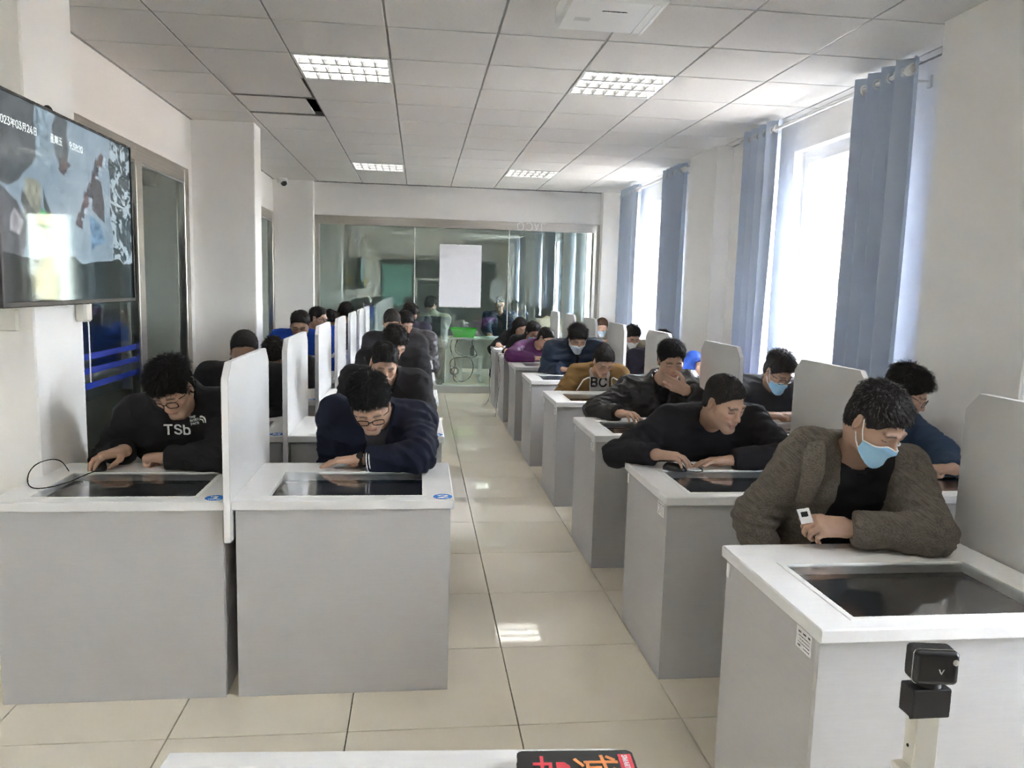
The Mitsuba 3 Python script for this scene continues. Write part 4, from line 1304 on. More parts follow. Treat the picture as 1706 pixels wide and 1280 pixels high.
        col = tint((ax < 0.023) * g(z + 0.0625, 0.0075) * front, np.array([0.40, 0.14, 0.12]) if not self.fem else np.array([0.46, 0.12, 0.12]), 0.75)
        col = tint((ax < 0.022) * g(z + 0.0632, 0.0016) * front, [0.14, 0.05, 0.045], 0.8)
        brow = g(z - (0.0255 - 0.25 * np.maximum(ax - 0.034, 0)), 0.0036 if self.fem else 0.0048) * np.clip((ax - 0.010) / 0.004, 0, 1) * np.clip((0.054 - ax) / 0.006, 0, 1) * front
        col = tint(brow, [0.03, 0.022, 0.018], 0.85)
        lash = g(z - (0.0002 - 6.0 * (ax - 0.032) ** 2), 0.0020) * (np.abs(ax - 0.032) < 0.0165) * front
        col = tint(lash, [0.025, 0.018, 0.015], 0.92)
        col = tint(g(z - 0.010, 0.0012) * (np.abs(ax - 0.032) < 0.015) * front, [0.25, 0.13, 0.09], 0.5)
        if not self.fem:
            beard = np.clip((-0.040 - z) / 0.02, 0, 1) * np.clip((y - 0.0) / 0.03, 0, 1) * (1 - g(x, 0.024) * g(z + 0.062, 0.010))
            col = tint(beard, [0.22, 0.15, 0.115], 0.30)
        part(self.t, 'body', mikit.ply((v, f), 'skin', True, color=np.clip(col, 0, 1)))

    # ---- hair
    def hair(self, top=0.022, side=0.008, lift=0.0, jag=0.006, color=(0.012, 0.010, 0.009), bang=0.0, bun=None, tail=None, long=False, nape=0.0, name='hair', grey=0.0, ears=True, spike=1.0):
        s, R, H = self.s, self.R, self.H
        W = self.wide

        def f(p):
            q = ((p - H) @ R) / s
            q = q / np.array([W, 1, 1])
            x, y, z = q[..., 0], q[..., 1], q[..., 2]
            k = np.clip((z - 0.02) / 0.09, 0, 1)
            k = k * k * (3 - 2 * k)
            t = side + (top - side) * k
            c = np.array([0, -0.018, 0.034])
            r = np.array([0.0755, 0.098, 0.086])
            d = q - c
            k0 = np.sqrt(((d / r) ** 2).sum(-1))
            k1 = np.sqrt(((d / r ** 2) ** 2).sum(-1)) + 1e-9
            sk = k0 * (k0 - 1) / k1
            d2 = (q - np.array([0, -0.045, -0.025])) / np.array([0.062, 0.055, 0.055])
            n2 = np.sqrt((d2 ** 2).sum(-1))
            back = (n2 - 1) * 0.056
            hh = np.clip(0.03 - np.abs(sk - back), 0, None) / 0.03
            base = np.minimum(sk, back) - hh * hh * 0.03 * 0.25
            part_noise = jag * np.sin(x * 140 + 3 * np.sin(x * 61 + 1.3)) + jag * 0.8 * np.sin(x * 310 + 0.7)
            zz = z - lift + bang + part_noise
            ylim = np.interp(zz, [-0.10, -0.07, -0.035, -0.03, 0.0, 0.03, 0.052, 0.066, 0.080, 0.095, 0.13], [-0.060, -0.050, -0.036, 0.012, 0.020, 0.040, 0.062, 0.078, 0.092, 0.13, 0.2])
            face = (y - ylim) * 0.75
            low = (-0.078 - nape - z) * 0.9
            return np.maximum(np.maximum(base - t, face), low) * s

        L = [(f, 'add', 0.0, H, 0.16 * s)]
        if not long and ears:
            for x in (1, -1):
                L.append(ell(H + R @ (np.array([0.088 * x * W, -0.010, -0.004]) * s), R, np.array([0.034, 0.0225, 0.035]) * s, 0.006, 'sub'))
        if bun is not None:
            b = H + R @ (np.array(bun) * s)
            L.append(ell(b, R, np.array([0.036, 0.034, 0.032]) * s, 0.018))
        if tail is not None:
            pts = [H + R @ (np.array(q) * s) for q in tail]
            for a, b2, ra, rb in zip(pts[:-1], pts[1:], (0.026, 0.030, 0.028), (0.030, 0.028, 0.016)):
                L.append(cone(a, b2, ra, rb, 0.02))
        if long:
            for x in (1, -1):
                L.append(cone(H + R @ (np.array([0.070 * x, -0.02, 0.02]) * s), H + R @ (np.array([0.078 * x, -0.035, -0.16]) * s), 0.022, 0.020, 0.03))
                L.append(cone(H + R @ (np.array([0.03 * x, -0.09, 0.0]) * s), H + R @ (np.array([0.035 * x, -0.085, -0.17]) * s), 0.04, 0.035, 0.03))
        F = Field(L)
        v, fc = mesh_of(F, H - 0.24, H + 0.20, 0.0050 if self.near else 0.0075)
        q = self.head_local(v)
        n = normals_of(v, fc)
        # strands: ridges that run down from the crown
        ang = np.arctan2(q[:, 0], q[:, 1] + 0.05)
        el_ = np.arctan2(q[:, 2], np.hypot(q[:, 0], q[:, 1] + 0.02))
        st = meshkit.noise(np.stack([ang * 16, el_ * 4, np.zeros(len(v))], 1), 4) + 0.6 * meshkit.noise(np.stack([ang * 42, el_ * 6, np.ones(len(v))], 1), 7) - 0.8
        v = v + n * (st * min(0.0055, 0.28 * top))[:, None]
        base_c = np.asarray(color)
        c = base_c * (0.75 + 0.6 * np.clip(st + 0.5, 0, 1)[:, None])
        if spike:
            r_ = np.random.default_rng(abs(hash((round(H[0] * 1e3), round(H[1] * 1e3)))) % 2**31)
            fn = np.cross(v[fc[:, 1]] - v[fc[:, 0]], v[fc[:, 2]] - v[fc[:, 0]])
            ar = np.linalg.norm(fn, axis=1)
            cnt = {2: 5200, 1: 2400, 0: 700}[int(self.near)]
            pick = r_.choice(len(fc), cnt, p=ar / ar.sum())
            w = r_.dirichlet((1, 1, 1), cnt)
            p0 = (v[fc[pick]] * w[..., None]).sum(1)
            nn = fn[pick] / (ar[pick][:, None] + 1e-12)
            ql = self.head_local(p0)
            crown = H + R @ (np.array([0.01, -0.045, 0.12]) * s)
            away = p0 - crown
            away -= nn * (away * nn).sum(1)[:, None]
            away /= np.linalg.norm(away, axis=1)[:, None] + 1e-9
            sw = np.stack([meshkit.noise(p0 * 22, 21 + i) - 0.5 for i in range(3)], 1)
            topness = np.clip((ql[:, 2] - 0.03) / 0.06, 0, 1)
            lift_ = (0.18 + 0.55 * topness * min(1, top / 0.02))[:, None] * spike
            d = away + nn * lift_ + sw * 1.1 + r_.normal(0, 0.22, (cnt, 3))
            d /= np.linalg.norm(d, axis=1)[:, None]
            ok = ~((ql[:, 1] > 0.03) & (ql[:, 2] < 0.05))
            ln = (side * 0.9 + (top * 0.95 - side * 0.9) * topness) * r_.uniform(0.5, 1.25, cnt)
            p0, nn, d, ln, away = p0[ok], nn[ok], d[ok], ln[ok], away[ok]
            k = len(p0)
            wid = {2: 0.0011, 1: 0.0015, 0: 0.0026}[int(self.near)]
            sx = np.cross(d, nn)
            sx /= np.linalg.norm(sx, axis=1)[:, None] + 1e-9
            a_ = p0 - nn * 0.003
            m_ = p0 + d * (ln * 0.55)[:, None]
            e_ = p0 + (d * 0.8 + away * 0.35 - nn * 0.12) * ln[:, None]
            up = nn * wid
            V = np.stack([a_ - sx * wid, a_ + sx * wid, a_ + up, m_ - sx * wid * 0.8, m_ + sx * wid * 0.8, m_ + up * 0.8, e_], 1).reshape(-1, 3)
            T_ = np.array([(0, 1, 4), (0, 4, 3), (1, 2, 5), (1, 5, 4), (2, 0, 3), (2, 3, 5), (3, 4, 6), (4, 5, 6), (5, 3, 6)])
            fc = np.vstack([fc, (T_[None] + (np.arange(k) * 7)[:, None, None]).reshape(-1, 3) + len(v)])
            v = np.vstack([v, V])
            c = np.vstack([c, np.repeat(base_c * r_.uniform(0.6, 1.7, (k, 1)), 7, 0)])
        if grey:
            gm = np.zeros((len(c), 1))
            gm[-7 * k:] = np.repeat((r_.random((k, 1)) < 0.30) * grey, 7, 0) if spike else 0
            c = c * (1 - gm) + np.array([0.26, 0.25, 0.24]) * gm
        part(self.t, name, mikit.ply((v, fc), 'hair', True, color=np.clip(c, 0, 1)))
        return self

    # ---- clothes
    def local(self, v):
        q = np.asarray(v) - self.NB
        return q @ self.S, q @ self.U, q @ self.F

    def garment(self, name, off, a, b=None, m='cloth', cut=0.015, open_=None, collar=None, label=None, fold=1.0, hem=0.05, paint=None, arms=True, puff=0.0, h=None, hood=None, collar_up=0.045, arm_off=None):
        """A shirt, jumper or jacket. open_ = (depth below the neck, half width at the top, half width at the bottom)."""
        S, U, F, NB = self.S, self.U, self.F, self.NB
        L = self.trunk(off, arms=False)
        ao = off if arm_off is None else arm_off
        nd = unit(self.H + self.R @ np.array([0, -0.035, -0.07]) - (NB - U * 0.02))
        nr = (0.047 if self.fem else 0.056)
        if collar:
            c0, c1 = NB - U * 0.02, NB + nd * (collar_up + 0.01)
            rc = nr + 0.011 + collar
            ring0 = cone(c0, c1 + nd * 0.05, rc + 0.004, rc + 0.002, 0.02)
            top = NB + nd * collar_up
            f0 = ring0[0]
            L.append((lambda p, f0=f0, top=top, nd=nd: np.maximum(f0(p), (p - top) @ nd), 'add', 0.02, ring0[3], ring0[4]))
        if hood:
            hc = NB - F * 0.09 + U * 0.045
            for x in (1, -1):
                L.append(cone(hc, NB + S * x * 0.10 + U * 0.02 - F * 0.01, 0.055, 0.040, 0.03))
                L.append(cone(NB + S * x * 0.10 + U * 0.02 - F * 0.01, NB + S * x * 0.055 - U * 0.04 + F * 0.09, 0.036, 0.024, 0.03))
        L.append(cone(NB - U * 0.03 + nd * 0.03, NB + nd * 0.20, nr + 0.007, nr + 0.012, 0.006, 'sub'))
        hemp = self.P0 - U * hem
        L.append(region(lambda p: (hemp - p) @ U, 'cut', 0.004))
        if open_:
            depth, w1, w0 = open_

            def op_(p):
                q = p - NB
                s_, u_, w_ = q @ S, q @ U, q @ F
                half = np.interp(u_, [-depth - 0.001, -depth, 0.02, 0.2], [-0.05, w0, w1, w1 * 1.15])
                return np.maximum(np.abs(s_) - half, -(w_ - 0.0))
            L.append(region(op_, 'sub', 0.006))
        if arms:                          # after the opening, so that it does not cut the sleeves
            for sh, el, wr in ((self.SL, self.EL, self.WL), (self.SR, self.ER, self.WR)):
                L += self.arm(sh, el, wr, ao, 0.05, cut)
        G = Field(L)
        lo, hi = self.bounds()
        lo[2] = max(lo[2], (self.P0 - U * hem)[2] - 0.2)
        h = h or (0.0085 if self.near else 0.0145)
        v, f = mesh_of(G, lo, hi, h)
        v = relax(v, f, 1, 0.4)
        n = normals_of(v, f)
        # folds: stretched noise round elbows, shoulders and waist
        fr = meshkit.fbm(v * 7.0, 3, 11) - 0.5
        rid = 1 - np.abs(2 * meshkit.noise(v * np.array([13.0, 13.0, 17.0]) + 2.5 * fr[:, None], 5) - 1)
        wob = fr * 0.016 + (rid - 0.5) * 0.010
        eb = np.zeros(len(v))
        for e_, sh, wr in ((self.EL, self.SL, self.WL), (self.ER, self.SR, self.WR)):
            d = np.linalg.norm(v - e_, axis=1)
            ax = unit(wr - sh)
            eb += np.exp(-(d / 0.11) ** 2) * np.sin((v - e_) @ ax * 150 + 5 * fr) * 0.0045
            for t_ in (0.35, 0.7):
                c_ = sh + (e_ - sh) * t_
                d = np.linalg.norm(v - c_, axis=1)
                eb += np.exp(-(d / 0.08) ** 2) * np.sin((v - c_) @ unit(e_ - sh) * 120 + 9 * fr) * 0.0025
        if puff:
            s_, u_, w_ = self.local(v)
            eb += puff * np.abs(np.sin(u_ * 48.0))
        v = v + n * ((wob + eb) * fold * 1.35)[:, None]
        desk = v[:, 2] < 0.7525
        inside = desk & (v[:, 1] < self.desk_y - 0.002) & (v[:, 2] > 0.64)
        v[inside, 2] = 0.7525
        if b is None:
            b = np.asarray(a) * 1.5 + 0.003
        c = jit(v, a, b, 6, 14)
        if paint is not None:
            c = paint(v, c, *self.local(v))
        key = part(self.t, name, mikit.ply((v, f), m, True, **({} if m == 'tweed' else {'color': np.clip(c, 0, 1)})), label)
        self.cloth = G
        return key

    def trousers(self, a):
        L = self.legs(0.006) + [cone(self.P0 + self.S * 0.075, self.P0 - self.S * 0.075, 0.118 * self.bulk, 0.118 * self.bulk, 0.05)]
        L.append(region(lambda p: 0.075 - p[..., 2], 'cut', 0.0))
        lo, hi = self.bounds(0.16)
        lo[2], hi[2] = 0.04, self.P0[2] + 0.2
        v, f = mesh_of(Field(L), lo, hi, 0.026)
        part(self.t, 'trousers', mikit.ply((v, f), 'cloth', True, color=jit(v, a, np.asarray(a) * 1.4, 8, 12)))
        fw = unit([self.F[0], self.F[1], 0])
        for hp, kn, an in self.leg_joints():
            b = an + [0, 0, -0.035]
            L = [cone(b, b + fw * 0.17 + [0, 0, -0.012], 0.050, 0.040, 0.02), cone(b, b + [0, 0, 0.03], 0.048, 0.046, 0.02), region(lambda p: 0.001 - p[..., 2], 'cut', 0.003)]
            c = b + fw * 0.08
            v, f = mesh_of(Field(L), c - 0.2, c + 0.2, 0.012)
            part(self.t, 'shoe', mikit.ply((v, f), 'shoe_black', True))
        return self

    def print_on(self, mesh, s0, u0, m, name, label=None, parent=None, tilt=0.0, world=None, color=None, off=0.009):
        """Flat shapes laid on the front of the clothes: x runs to the viewer's right. world = (x, z, y where the march starts)."""
        k = mesh.subdivide_to_size(0.02) if len(mesh.faces) < 400 else mesh
        v = np.array(k.vertices)
        ca, sa = math.cos(tilt), math.sin(tilt)
        x, y = v[:, 0] * ca - v[:, 1] * sa, v[:, 0] * sa + v[:, 1] * ca
        if world is not None:
            D = np.array([0, 1.0, 0])
            p = np.stack([world[0] + x, np.full(len(x), world[2]), world[1] + y], 1)
        else:
            D = -self.F
            p = self.NB + np.outer(s0 + x, self.S) + np.outer(u0 + y, self.U) + self.F * 0.30
        p, ok = drape(self.cloth, p, None, D, off)
        p = p - np.outer(v[:, 2], D)
        f = np.array(k.faces)
        f = f[ok[f].all(1)]
        if color is not None:
            return part(parent or self.t, name, mikit.ply((p, f), 'cloth', True, color=jit(p, color, np.asarray(color) * 1.25, 3, 14)), label)
        return part(parent or self.t, name, ply(trimesh.Trimesh(p, f, process=False), m), label)

    # ---- mask and glasses
    def mask(self, m='mask_blue', drop=0.0):
        s, R, H = self.s, self.R, self.H
        nu, nv = 33, 15
        head = Field(head_prims(H, R, s, self.fem, self.wide))
        G = np.zeros((nv, nu, 3))
        for i in range(nv):
            t = i / (nv - 1)
            for j in range(nu):
                a = (j / (nu - 1) * 2 - 1)
                z_top = -0.016 - 0.020 * abs(a) ** 1.5
                z_bot = -0.121 + 0.040 * abs(a) ** 2.0
                z = z_top + (z_bot - z_top) * t - drop
                th = a * math.radians(72)
                G[i, j] = (math.sin(th), math.cos(th), z)
        d = np.stack([G[..., 0], G[..., 1], np.zeros((nv, nu))], -1).reshape(-1, 3)
        z = np.clip(G[..., 2].reshape(-1), -0.112, None)
        o = np.stack([np.zeros(len(z)), np.full(len(z), 0.015), z], 1)
        r = np.full(len(z), 0.16)
        for _ in range(40):
            p = H + ((o + d * r[:, None]) * np.array([self.wide, 1, 1]) * s) @ R.T
            r = np.maximum(r - np.clip(head.at(p) / s - 0.003, -0.01, 0.03) * 0.8, 0.02)
        rr = r.reshape(nv, nu)
        for _ in range(8):       # pull flat: a mask bridges the hollows
            sm_ = rr.copy()
            sm_[1:-1, 1:-1] = (rr[:-2, 1:-1] + rr[2:, 1:-1] + rr[1:-1, :-2] + rr[1:-1, 2:]) / 4
            rr = np.maximum(rr, sm_)
        rr[-3:] = np.maximum(rr[-3:], rr[-4][None] * np.array([0.985, 0.955, 0.90])[:, None])
        pl = 0.0016 * np.abs(np.sin(np.linspace(0, 1, nv) * math.pi * 4))
        rr = rr + pl[:, None] + 0.002
        loc = o.reshape(nv, nu, 3) + d.reshape(nv, nu, 3) * rr[..., None]
        loc[..., 2] = G[..., 2]
        P_ = lambda q: H + ((q * np.array([self.wide, 1, 1])) * s) @ R.T
        out, inn = P_(loc), P_(loc - d.reshape(nv, nu, 3) * 0.0014)
        V = np.vstack([out.reshape(-1, 3), inn.reshape(-1, 3)])
        A, Fc = nu * nv, []
        for i in range(nv - 1):
            for j in range(nu - 1):
                a = i * nu + j
                Fc += [(a, a + nu, a + nu + 1), (a, a + nu + 1, a + 1), (A + a, A + a + nu + 1, A + a + nu), (A + a, A + a + 1, A + a + nu + 1)]
        rim = [(0, j) for j in range(nu)] + [(i, nu - 1) for i in range(1, nv)] + [(nv - 1, j) for j in range(nu - 2, -1, -1)] + [(i, 0) for i in range(nv - 2, 0, -1)]
        rim = [i * nu + j for i, j in rim]
        for a, b in zip(rim, rim[1:] + rim[:1]):
            Fc += [(a, b, A + b), (a, A + b, A + a)]
        k = part(self.t, 'face_mask', ply(trimesh.Trimesh(V, np.array(Fc), process=False), m, 40), 'surgical face mask')
        if self.near:
            part(k, 'nose_wire', ply(tube(out[0] + (R[:, 1] * 0.0012), 0.0022, 5), 'strap_white', True))
            for x, j in ((1, nu - 1), (-1, 0)):
                ear = P_(np.array([[0.086 * x, 0.004, 0.026], [0.083 * x, 0.004, -0.030]]))
                for i, e in ((1, 0), (nv - 3, 1)):
                    a = out[i, j]
                    mid = (a + ear[e]) / 2 + R[:, 0] * x * 0.004
                    part(k, 'ear_loop', ply(tube([a, mid, ear[e]], 0.0020, 5), 'strap_white', True))
        return self

    def glasses(self, m='black_plastic', z0=-0.002, y0=0.104):
        s, R, H = self.s, self.R, self.H
        P_ = lambda q: H + (np.atleast_2d(q) * np.array([self.wide, 1, 1]) * s) @ R.T
        L, lens = [], []
        for x in (1, -1):
            ring = []
            for t in np.linspace(0, 2 * math.pi, 29):
                c, d = math.cos(t), math.sin(t)
                px = 0.025 * np.sign(c) * abs(c) ** 0.6
                pz = 0.0175 * np.sign(d) * abs(d) ** 0.6
                ring.append((0.0335 * x + px, y0 - 0.10 * abs(0.0335 * x + px) * (abs(0.0335 * x + px) / 0.06), z0 + pz))
            ring = P_(np.array(ring))
            L.append(tube(ring, 0.0019 if self.near else 0.0026, 5))
            cen = ring[:-1].mean(0)
            V = np.vstack([ring[:-1], cen[None]])
            lens.append(trimesh.Trimesh(V, np.array([(j, (j + 1) % 28, 28) for j in range(28)]), process=False))
            L.append(tube(P_(np.array([(0.0575 * x, y0 - 0.033, z0 + 0.008), (0.079 * x, 0.055, z0 + 0.011), (0.084 * x, -0.005, z0 + 0.012), (0.083 * x, -0.022, z0 - 0.012)])), 0.0019 if self.near else 0.0026, 5))
        L.append(tube(P_(np.array([(-0.0095, y0 - 0.001, z0 + 0.004), (0, y0 + 0.002, z0 + 0.006), (0.0095, y0 - 0.001, z0 + 0.004)])), 0.002, 5))
        k = part(self.t, 'glasses', ply(cat(L), m, 50), 'dark-rimmed glasses')
        for q in lens:
            part(k, 'lens', ply(q, 'lens_glass'))
        return self

# ------------------------------------------------------------------ who sits where
BLACK, CHAR, NAVY = (0.012, 0.012, 0.013), (0.028, 0.028, 0.030), (0.010, 0.014, 0.030)


def sit(label, H, look, M, half=0.19, turn=0.0, dz=0.0, WL=None, WR=None, Yb=None, px=None, stool_name=None, lean=0.36, **k):
    M = np.asarray(M, float)
    a = math.radians(turn)
    v = np.array([math.cos(a), math.sin(a), 0]) * half + np.array([0, 0, dz])
    if Yb is None:
        Yb = M[1] - 0.12
    WL = (M[0] + 0.10, Yb - 0.09, 0.786) if WL is None else WL
    WR = (M[0] - 0.10, Yb - 0.07, 0.786) if WR is None else WR
    pel = (M[0] if px is None else px, Yb + lean, 0.53)
    p = Person(label, H, look, M + v, M - v, WL, WR, pelvis=pel, desk=Yb, **k)
    if stool_name:
        stool(pel[0], pel[1], stool_name)
    return p


def stripes_on(lo, hi, col):
    def f(v, c, s, u, w):
        m = ((u > lo) & (u < hi))[:, None]
        return np.where(m, np.asarray(col), c)
    return f


def zip_front(col, width=0.004, x0=0.0):
    def f(v, c, s, u, w):
        m = ((np.abs(s - x0) < width) & (w > 0.03))[:, None]
        return np.where(m, np.asarray(col), c)
    return f


# --- right of the aisle, nearest the camera
p = sit('man in a brown tweed blazer and blue face mask, holding a white card', (1.395, 2.20, 1.146), (20, 36, 0), (1.450, 2.38, 0.985), 0.178, 0, -0.030,
        WL=(1.318, 2.205, 0.815), WR=(1.17, 2.37, 0.54), EL=(1.60, 2.28, 0.83), ER=(1.14, 2.50, 0.80), Yb=2.245, near=2, poseL='grip', dirL=(-1, -0.12, 0.10), palmL=(0.1, 0.55, -0.8), bulk=0.98, tone=0.80, size=0.97, stool_name='the man in the tweed blazer')
p.trousers((0.02, 0.02, 0.022))
p.garment('sweater', 0.004, BLACK, (0.022, 0.022, 0.024), cut=0.06, collar=0.004, collar_up=0.03)
p.garment('blazer', 0.024, (0.1, 0.1, 0.1), m='tweed', cut=0.030, open_=(0.40, 0.098, 0.080), collar=0.014, collar_up=0.03, hem=0.10, label='brown-grey tweed blazer', arm_off=0.020)


for pts in ([(1.280, 1.075), (1.236, 1.062), (1.214, 1.024), (1.222, 0.861), (1.261, 0.858), (1.277, 0.967)],
            [(1.419, 1.0), (1.489, 1.024), (1.492, 0.967), (1.478, 0.925), (1.430, 0.925), (1.415, 0.95)]):
    q = Polygon(pts)
    cx_, cz_ = q.centroid.x, q.centroid.y
    k = extrude(affinity.translate(q, -cx_, -cz_).buffer(-0.004).buffer(0.004), 0.010)
    p.print_on(k, 0, 0, 'tweed_lapel', 'lapel', world=(cx_, cz_, 2.02), off=0.012)
p.hair(top=0.018, side=0.007, jag=0.006, bang=0.006, color=(0.014, 0.012, 0.012), grey=0.35)
p.mask('mask_blue')
blazer_man = p

p = sit('man in a black sweater with cropped hair, hand on a mouse', (1.343, 3.265, 1.046), (27, 24, 3), (1.375, 3.49, 0.925), 0.205, 0, 0.0,
        WL=(1.385, 3.255, 0.790), WR=(1.045, 3.275, 0.812), EL=(1.70, 3.30, 0.80), ER=(0.98, 3.50, 0.80), Yb=3.405, near=2, poseL='flat', poseR='mouse', dirL=(-1, 0.06, -0.06), dirR=(0.80, -0.40, -0.02), palmL=(0, -0.2, -1), bulk=1.05, tone=0.80, size=1.02, stool_name='the man in the black sweater')
p.trousers((0.02, 0.02, 0.025))
p.garment('sweater', 0.016, (0.010, 0.010, 0.012), (0.020, 0.020, 0.024), cut=0.012, collar=0.002, collar_up=0.008, label='plain black sweater')
p.hair(top=0.010, side=0.004, lift=0.006, jag=0.002, color=(0.020, 0.017, 0.015))

p = sit('man in a black leather jacket resting his chin on his hand', (1.547, 4.635, 1.103), (-4, 20, 2), (1.535, 4.81, 0.925), 0.20, 0, 0.02,
        WL=(1.605, 4.512, 0.940), WR=(1.20, 4.46, 0.80), EL=(1.74, 4.60, 0.78), ER=(1.12, 4.80, 0.80), Yb=4.635, near=2, poseL='rest', dirL=(-0.92, 0.06, 0.38), palmL=(0.1, 1.0, 0.15), bulk=1.03, tone=0.95, stool_name='the man in the leather jacket')
p.trousers((0.02, 0.02, 0.022))
p.garment('shirt', 0.004, BLACK, collar=0.004, cut=0.05)
p.garment('leather_jacket', 0.022, (0.009, 0.009, 0.009), (0.020, 0.019, 0.018), m='leather', cut=0.035, open_=(0.12, 0.06, 0.01), collar=0.012, fold=1.5, paint=zip_front((0.16, 0.16, 0.16), 0.003), label='black leather jacket')
p.hair(top=0.022, side=0.009, jag=0.006)

p = sit('woman with tied-back hair in a brown coat with pale piping, fourth right desk', (1.399, 5.795, 0.985), (10, 36, 0), (1.405, 5.985, 0.865), 0.165, 0, 0,
        WL=(1.44, 5.90, 0.66), WR=(1.33, 5.90, 0.66), EL=(1.66, 5.95, 0.74), ER=(1.13, 5.95, 0.74), Yb=5.845, near=1, fem=True, size=0.96, tone=1.04, bulk=0.92, stool_name='the woman in the brown coat')
p.trousers((0.02, 0.02, 0.025))
p.garment('t_shirt', 0.004, (0.62, 0.60, 0.60), (0.70, 0.69, 0.69), cut=0.1, collar=0.002, collar_up=0.01, label='white T-shirt printed with black letters')
shirt_letters = meshkit.text_mesh('BC', 0.075, 0.001, bold=True)
p.print_on(shirt_letters, 0, 0, 'ink', 'letters', 'black capital letters', world=(1.325, 0.775, 5.70))
p.garment('coat', 0.026, (0.20, 0.118, 0.045), (0.26, 0.155, 0.062), cut=0.02, open_=(0.36, 0.085, 0.070), collar=None, label='brown coat with wide collar')
for sg in (1, -1):
    q = Polygon([(0.085, 0.03), (0.14, 0.01), (0.19, -0.06), (0.185, -0.15), (0.14, -0.21), (0.092, -0.15)]).buffer(-0.012).buffer(0.012)
    cl = p.print_on(extrude(affinity.scale(q, sg, 1, origin=(0, 0)), 0.008), 0, 0, 'cloth', 'wide_collar', color=(0.235, 0.14, 0.056), off=0.016)
    rim_ = affinity.scale(q, sg, 1, origin=(0, 0))
    rim_ = rim_.buffer(0.0035).difference(rim_.buffer(-0.0015))
    p.print_on(extrude(rim_, 0.009), 0, 0, 'strap_white', 'piping', 'pale piping', parent=cl, off=0.017)
p.hair(top=0.016, side=0.010, jag=0.001, lift=0.006, bun=(0, -0.075, 0.105), color=(0.020, 0.017, 0.016))

p = sit('man in a dark blue padded jacket and pale blue face mask', (1.446, 7.035, 1.075), (4, 33, 0), (1.455, 7.20, 0.965), 0.195, 0, 0.01,
        WL=(1.60, 6.98, 0.79), WR=(1.30, 6.95, 0.80), Yb=7.085, near=1, tone=0.82, bulk=1.10, dirR=(0.8, -0.3, 0), poseR='grip', stool_name='the man in the dark blue padded jacket')
p.trousers((0.02, 0.02, 0.025))
p.garment('padded_jacket', 0.036, (0.010, 0.020, 0.042), (0.018, 0.034, 0.066), m='nylon', cut=0.01, collar=0.020, collar_up=0.07, puff=0.007, paint=zip_front((0.004, 0.004, 0.005), 0.012), label='dark blue padded jacket')
p.hair(top=0.030, side=0.014, jag=0.008)
p.mask('mask_pale')

p = sit('woman in a purple jacket with glasses bent to the right, sixth right desk', (1.333, 8.155, 1.000), (38, 30, -6), (1.265, 8.36, 0.890), 0.17, 0, 0.01,
        WL=(1.36, 8.26, 0.68), WR=(1.22, 8.12, 0.792), ER=(0.98, 8.2, 0.8), poseR='fist', dirR=(1, 0.1, 0), Yb=8.205, fem=True, tone=1.06, size=0.97, stool_name='the woman in the purple jacket')
p.trousers((0.02, 0.02, 0.025))
p.garment('jacket', 0.026, (0.085, 0.018, 0.090), (0.130, 0.030, 0.130), m='nylon', cut=0.01, collar=0.008, label='purple jacket')
p.hair(top=0.012, side=0.008, jag=0.002, bun=(0, -0.11, 0.03))
p.glasses()

p = sit('woman in black with short hair, glasses and a blue mask, seventh right desk', (1.36, 9.285, 1.000), (14, 28, 0), (1.335, 9.44, 0.870), 0.165, 0, 0, WR=(1.035, 9.15, 0.785), dirR=(-0.1, -1, -0.05), poseR='mouse', Yb=9.285, fem=True, tone=0.95, stool_name='the short-haired woman in black')
p.trousers((0.02, 0.02, 0.025))
p.garment('coat', 0.024, BLACK, cut=0.01, collar=0.008)
p.hair(top=0.022, side=0.018, jag=0.004)
p.mask('mask_blue')
p.glasses()

p = sit('woman in black with long dark hair at the farthest right desk', (1.341, 10.335, 1.010), (28, 30, 8), (1.355, 10.48, 0.880), 0.165, 0, 0, WR=(1.03, 10.15, 0.785), dirR=(-0.1, -1, -0.05), poseR='mouse', Yb=10.335, fem=True, tone=1.0, stool_name='the long-haired woman in black')
p.trousers((0.02, 0.02, 0.025))
p.garment('coat', 0.022, BLACK, cut=0.01, collar=0.006)
p.hair(top=0.018, side=0.016, jag=0.003, long=True)

# --- by the windows
p = sit('man in a blue denim shirt and glasses, mostly hidden behind the tweed blazer man', (2.296, 3.405, 1.082), (48, 28, 0), (2.26, 3.56, 0.925), 0.165, 8, -0.02, WL=(2.33, 3.08, 0.79), poseL='fist', dirL=(-1, 0.15, -0.05), WR=(2.1, 3.3, 0.79), EL=(2.46, 3.30, 0.80), Yb=3.405, near=1, tone=0.95, stool_name='the man in the denim shirt')
p.trousers((0.02, 0.02, 0.03))
p.garment('denim_shirt', 0.016, (0.030, 0.050, 0.090), (0.050, 0.078, 0.125), cut=0.01, collar=0.008, label='blue denim shirt')
p.hair(top=0.028, side=0.012, jag=0.009)
p.glasses()

p = sit('man in a charcoal jacket with glasses and a light blue mask beside the window', (2.220, 4.575, 1.050), (14, 34, 0), (2.27, 4.75, 0.925), 0.19, 0, -0.01, WL=(2.33, 4.515, 0.79), WR=(2.12, 4.50, 0.79), EL=(2.5, 4.6, 0.80), ER=(1.98, 4.6, 0.80), Yb=4.635, near=1, poseL='fist', dirL=(-1, -0.1, 0), poseR='flat', dirR=(1, 0.0, 0), tone=0.92, stool_name='the man in the charcoal jacket')
p.trousers((0.02, 0.02, 0.03))
p.garment('jacket', 0.022, (0.040, 0.042, 0.045), (0.060, 0.062, 0.066), cut=0.012, collar=0.008, label='charcoal jacket')
p.hair(top=0.026, side=0.007, jag=0.004, color=(0.030, 0.026, 0.024))
p.mask('mask_blue')
p.glasses()

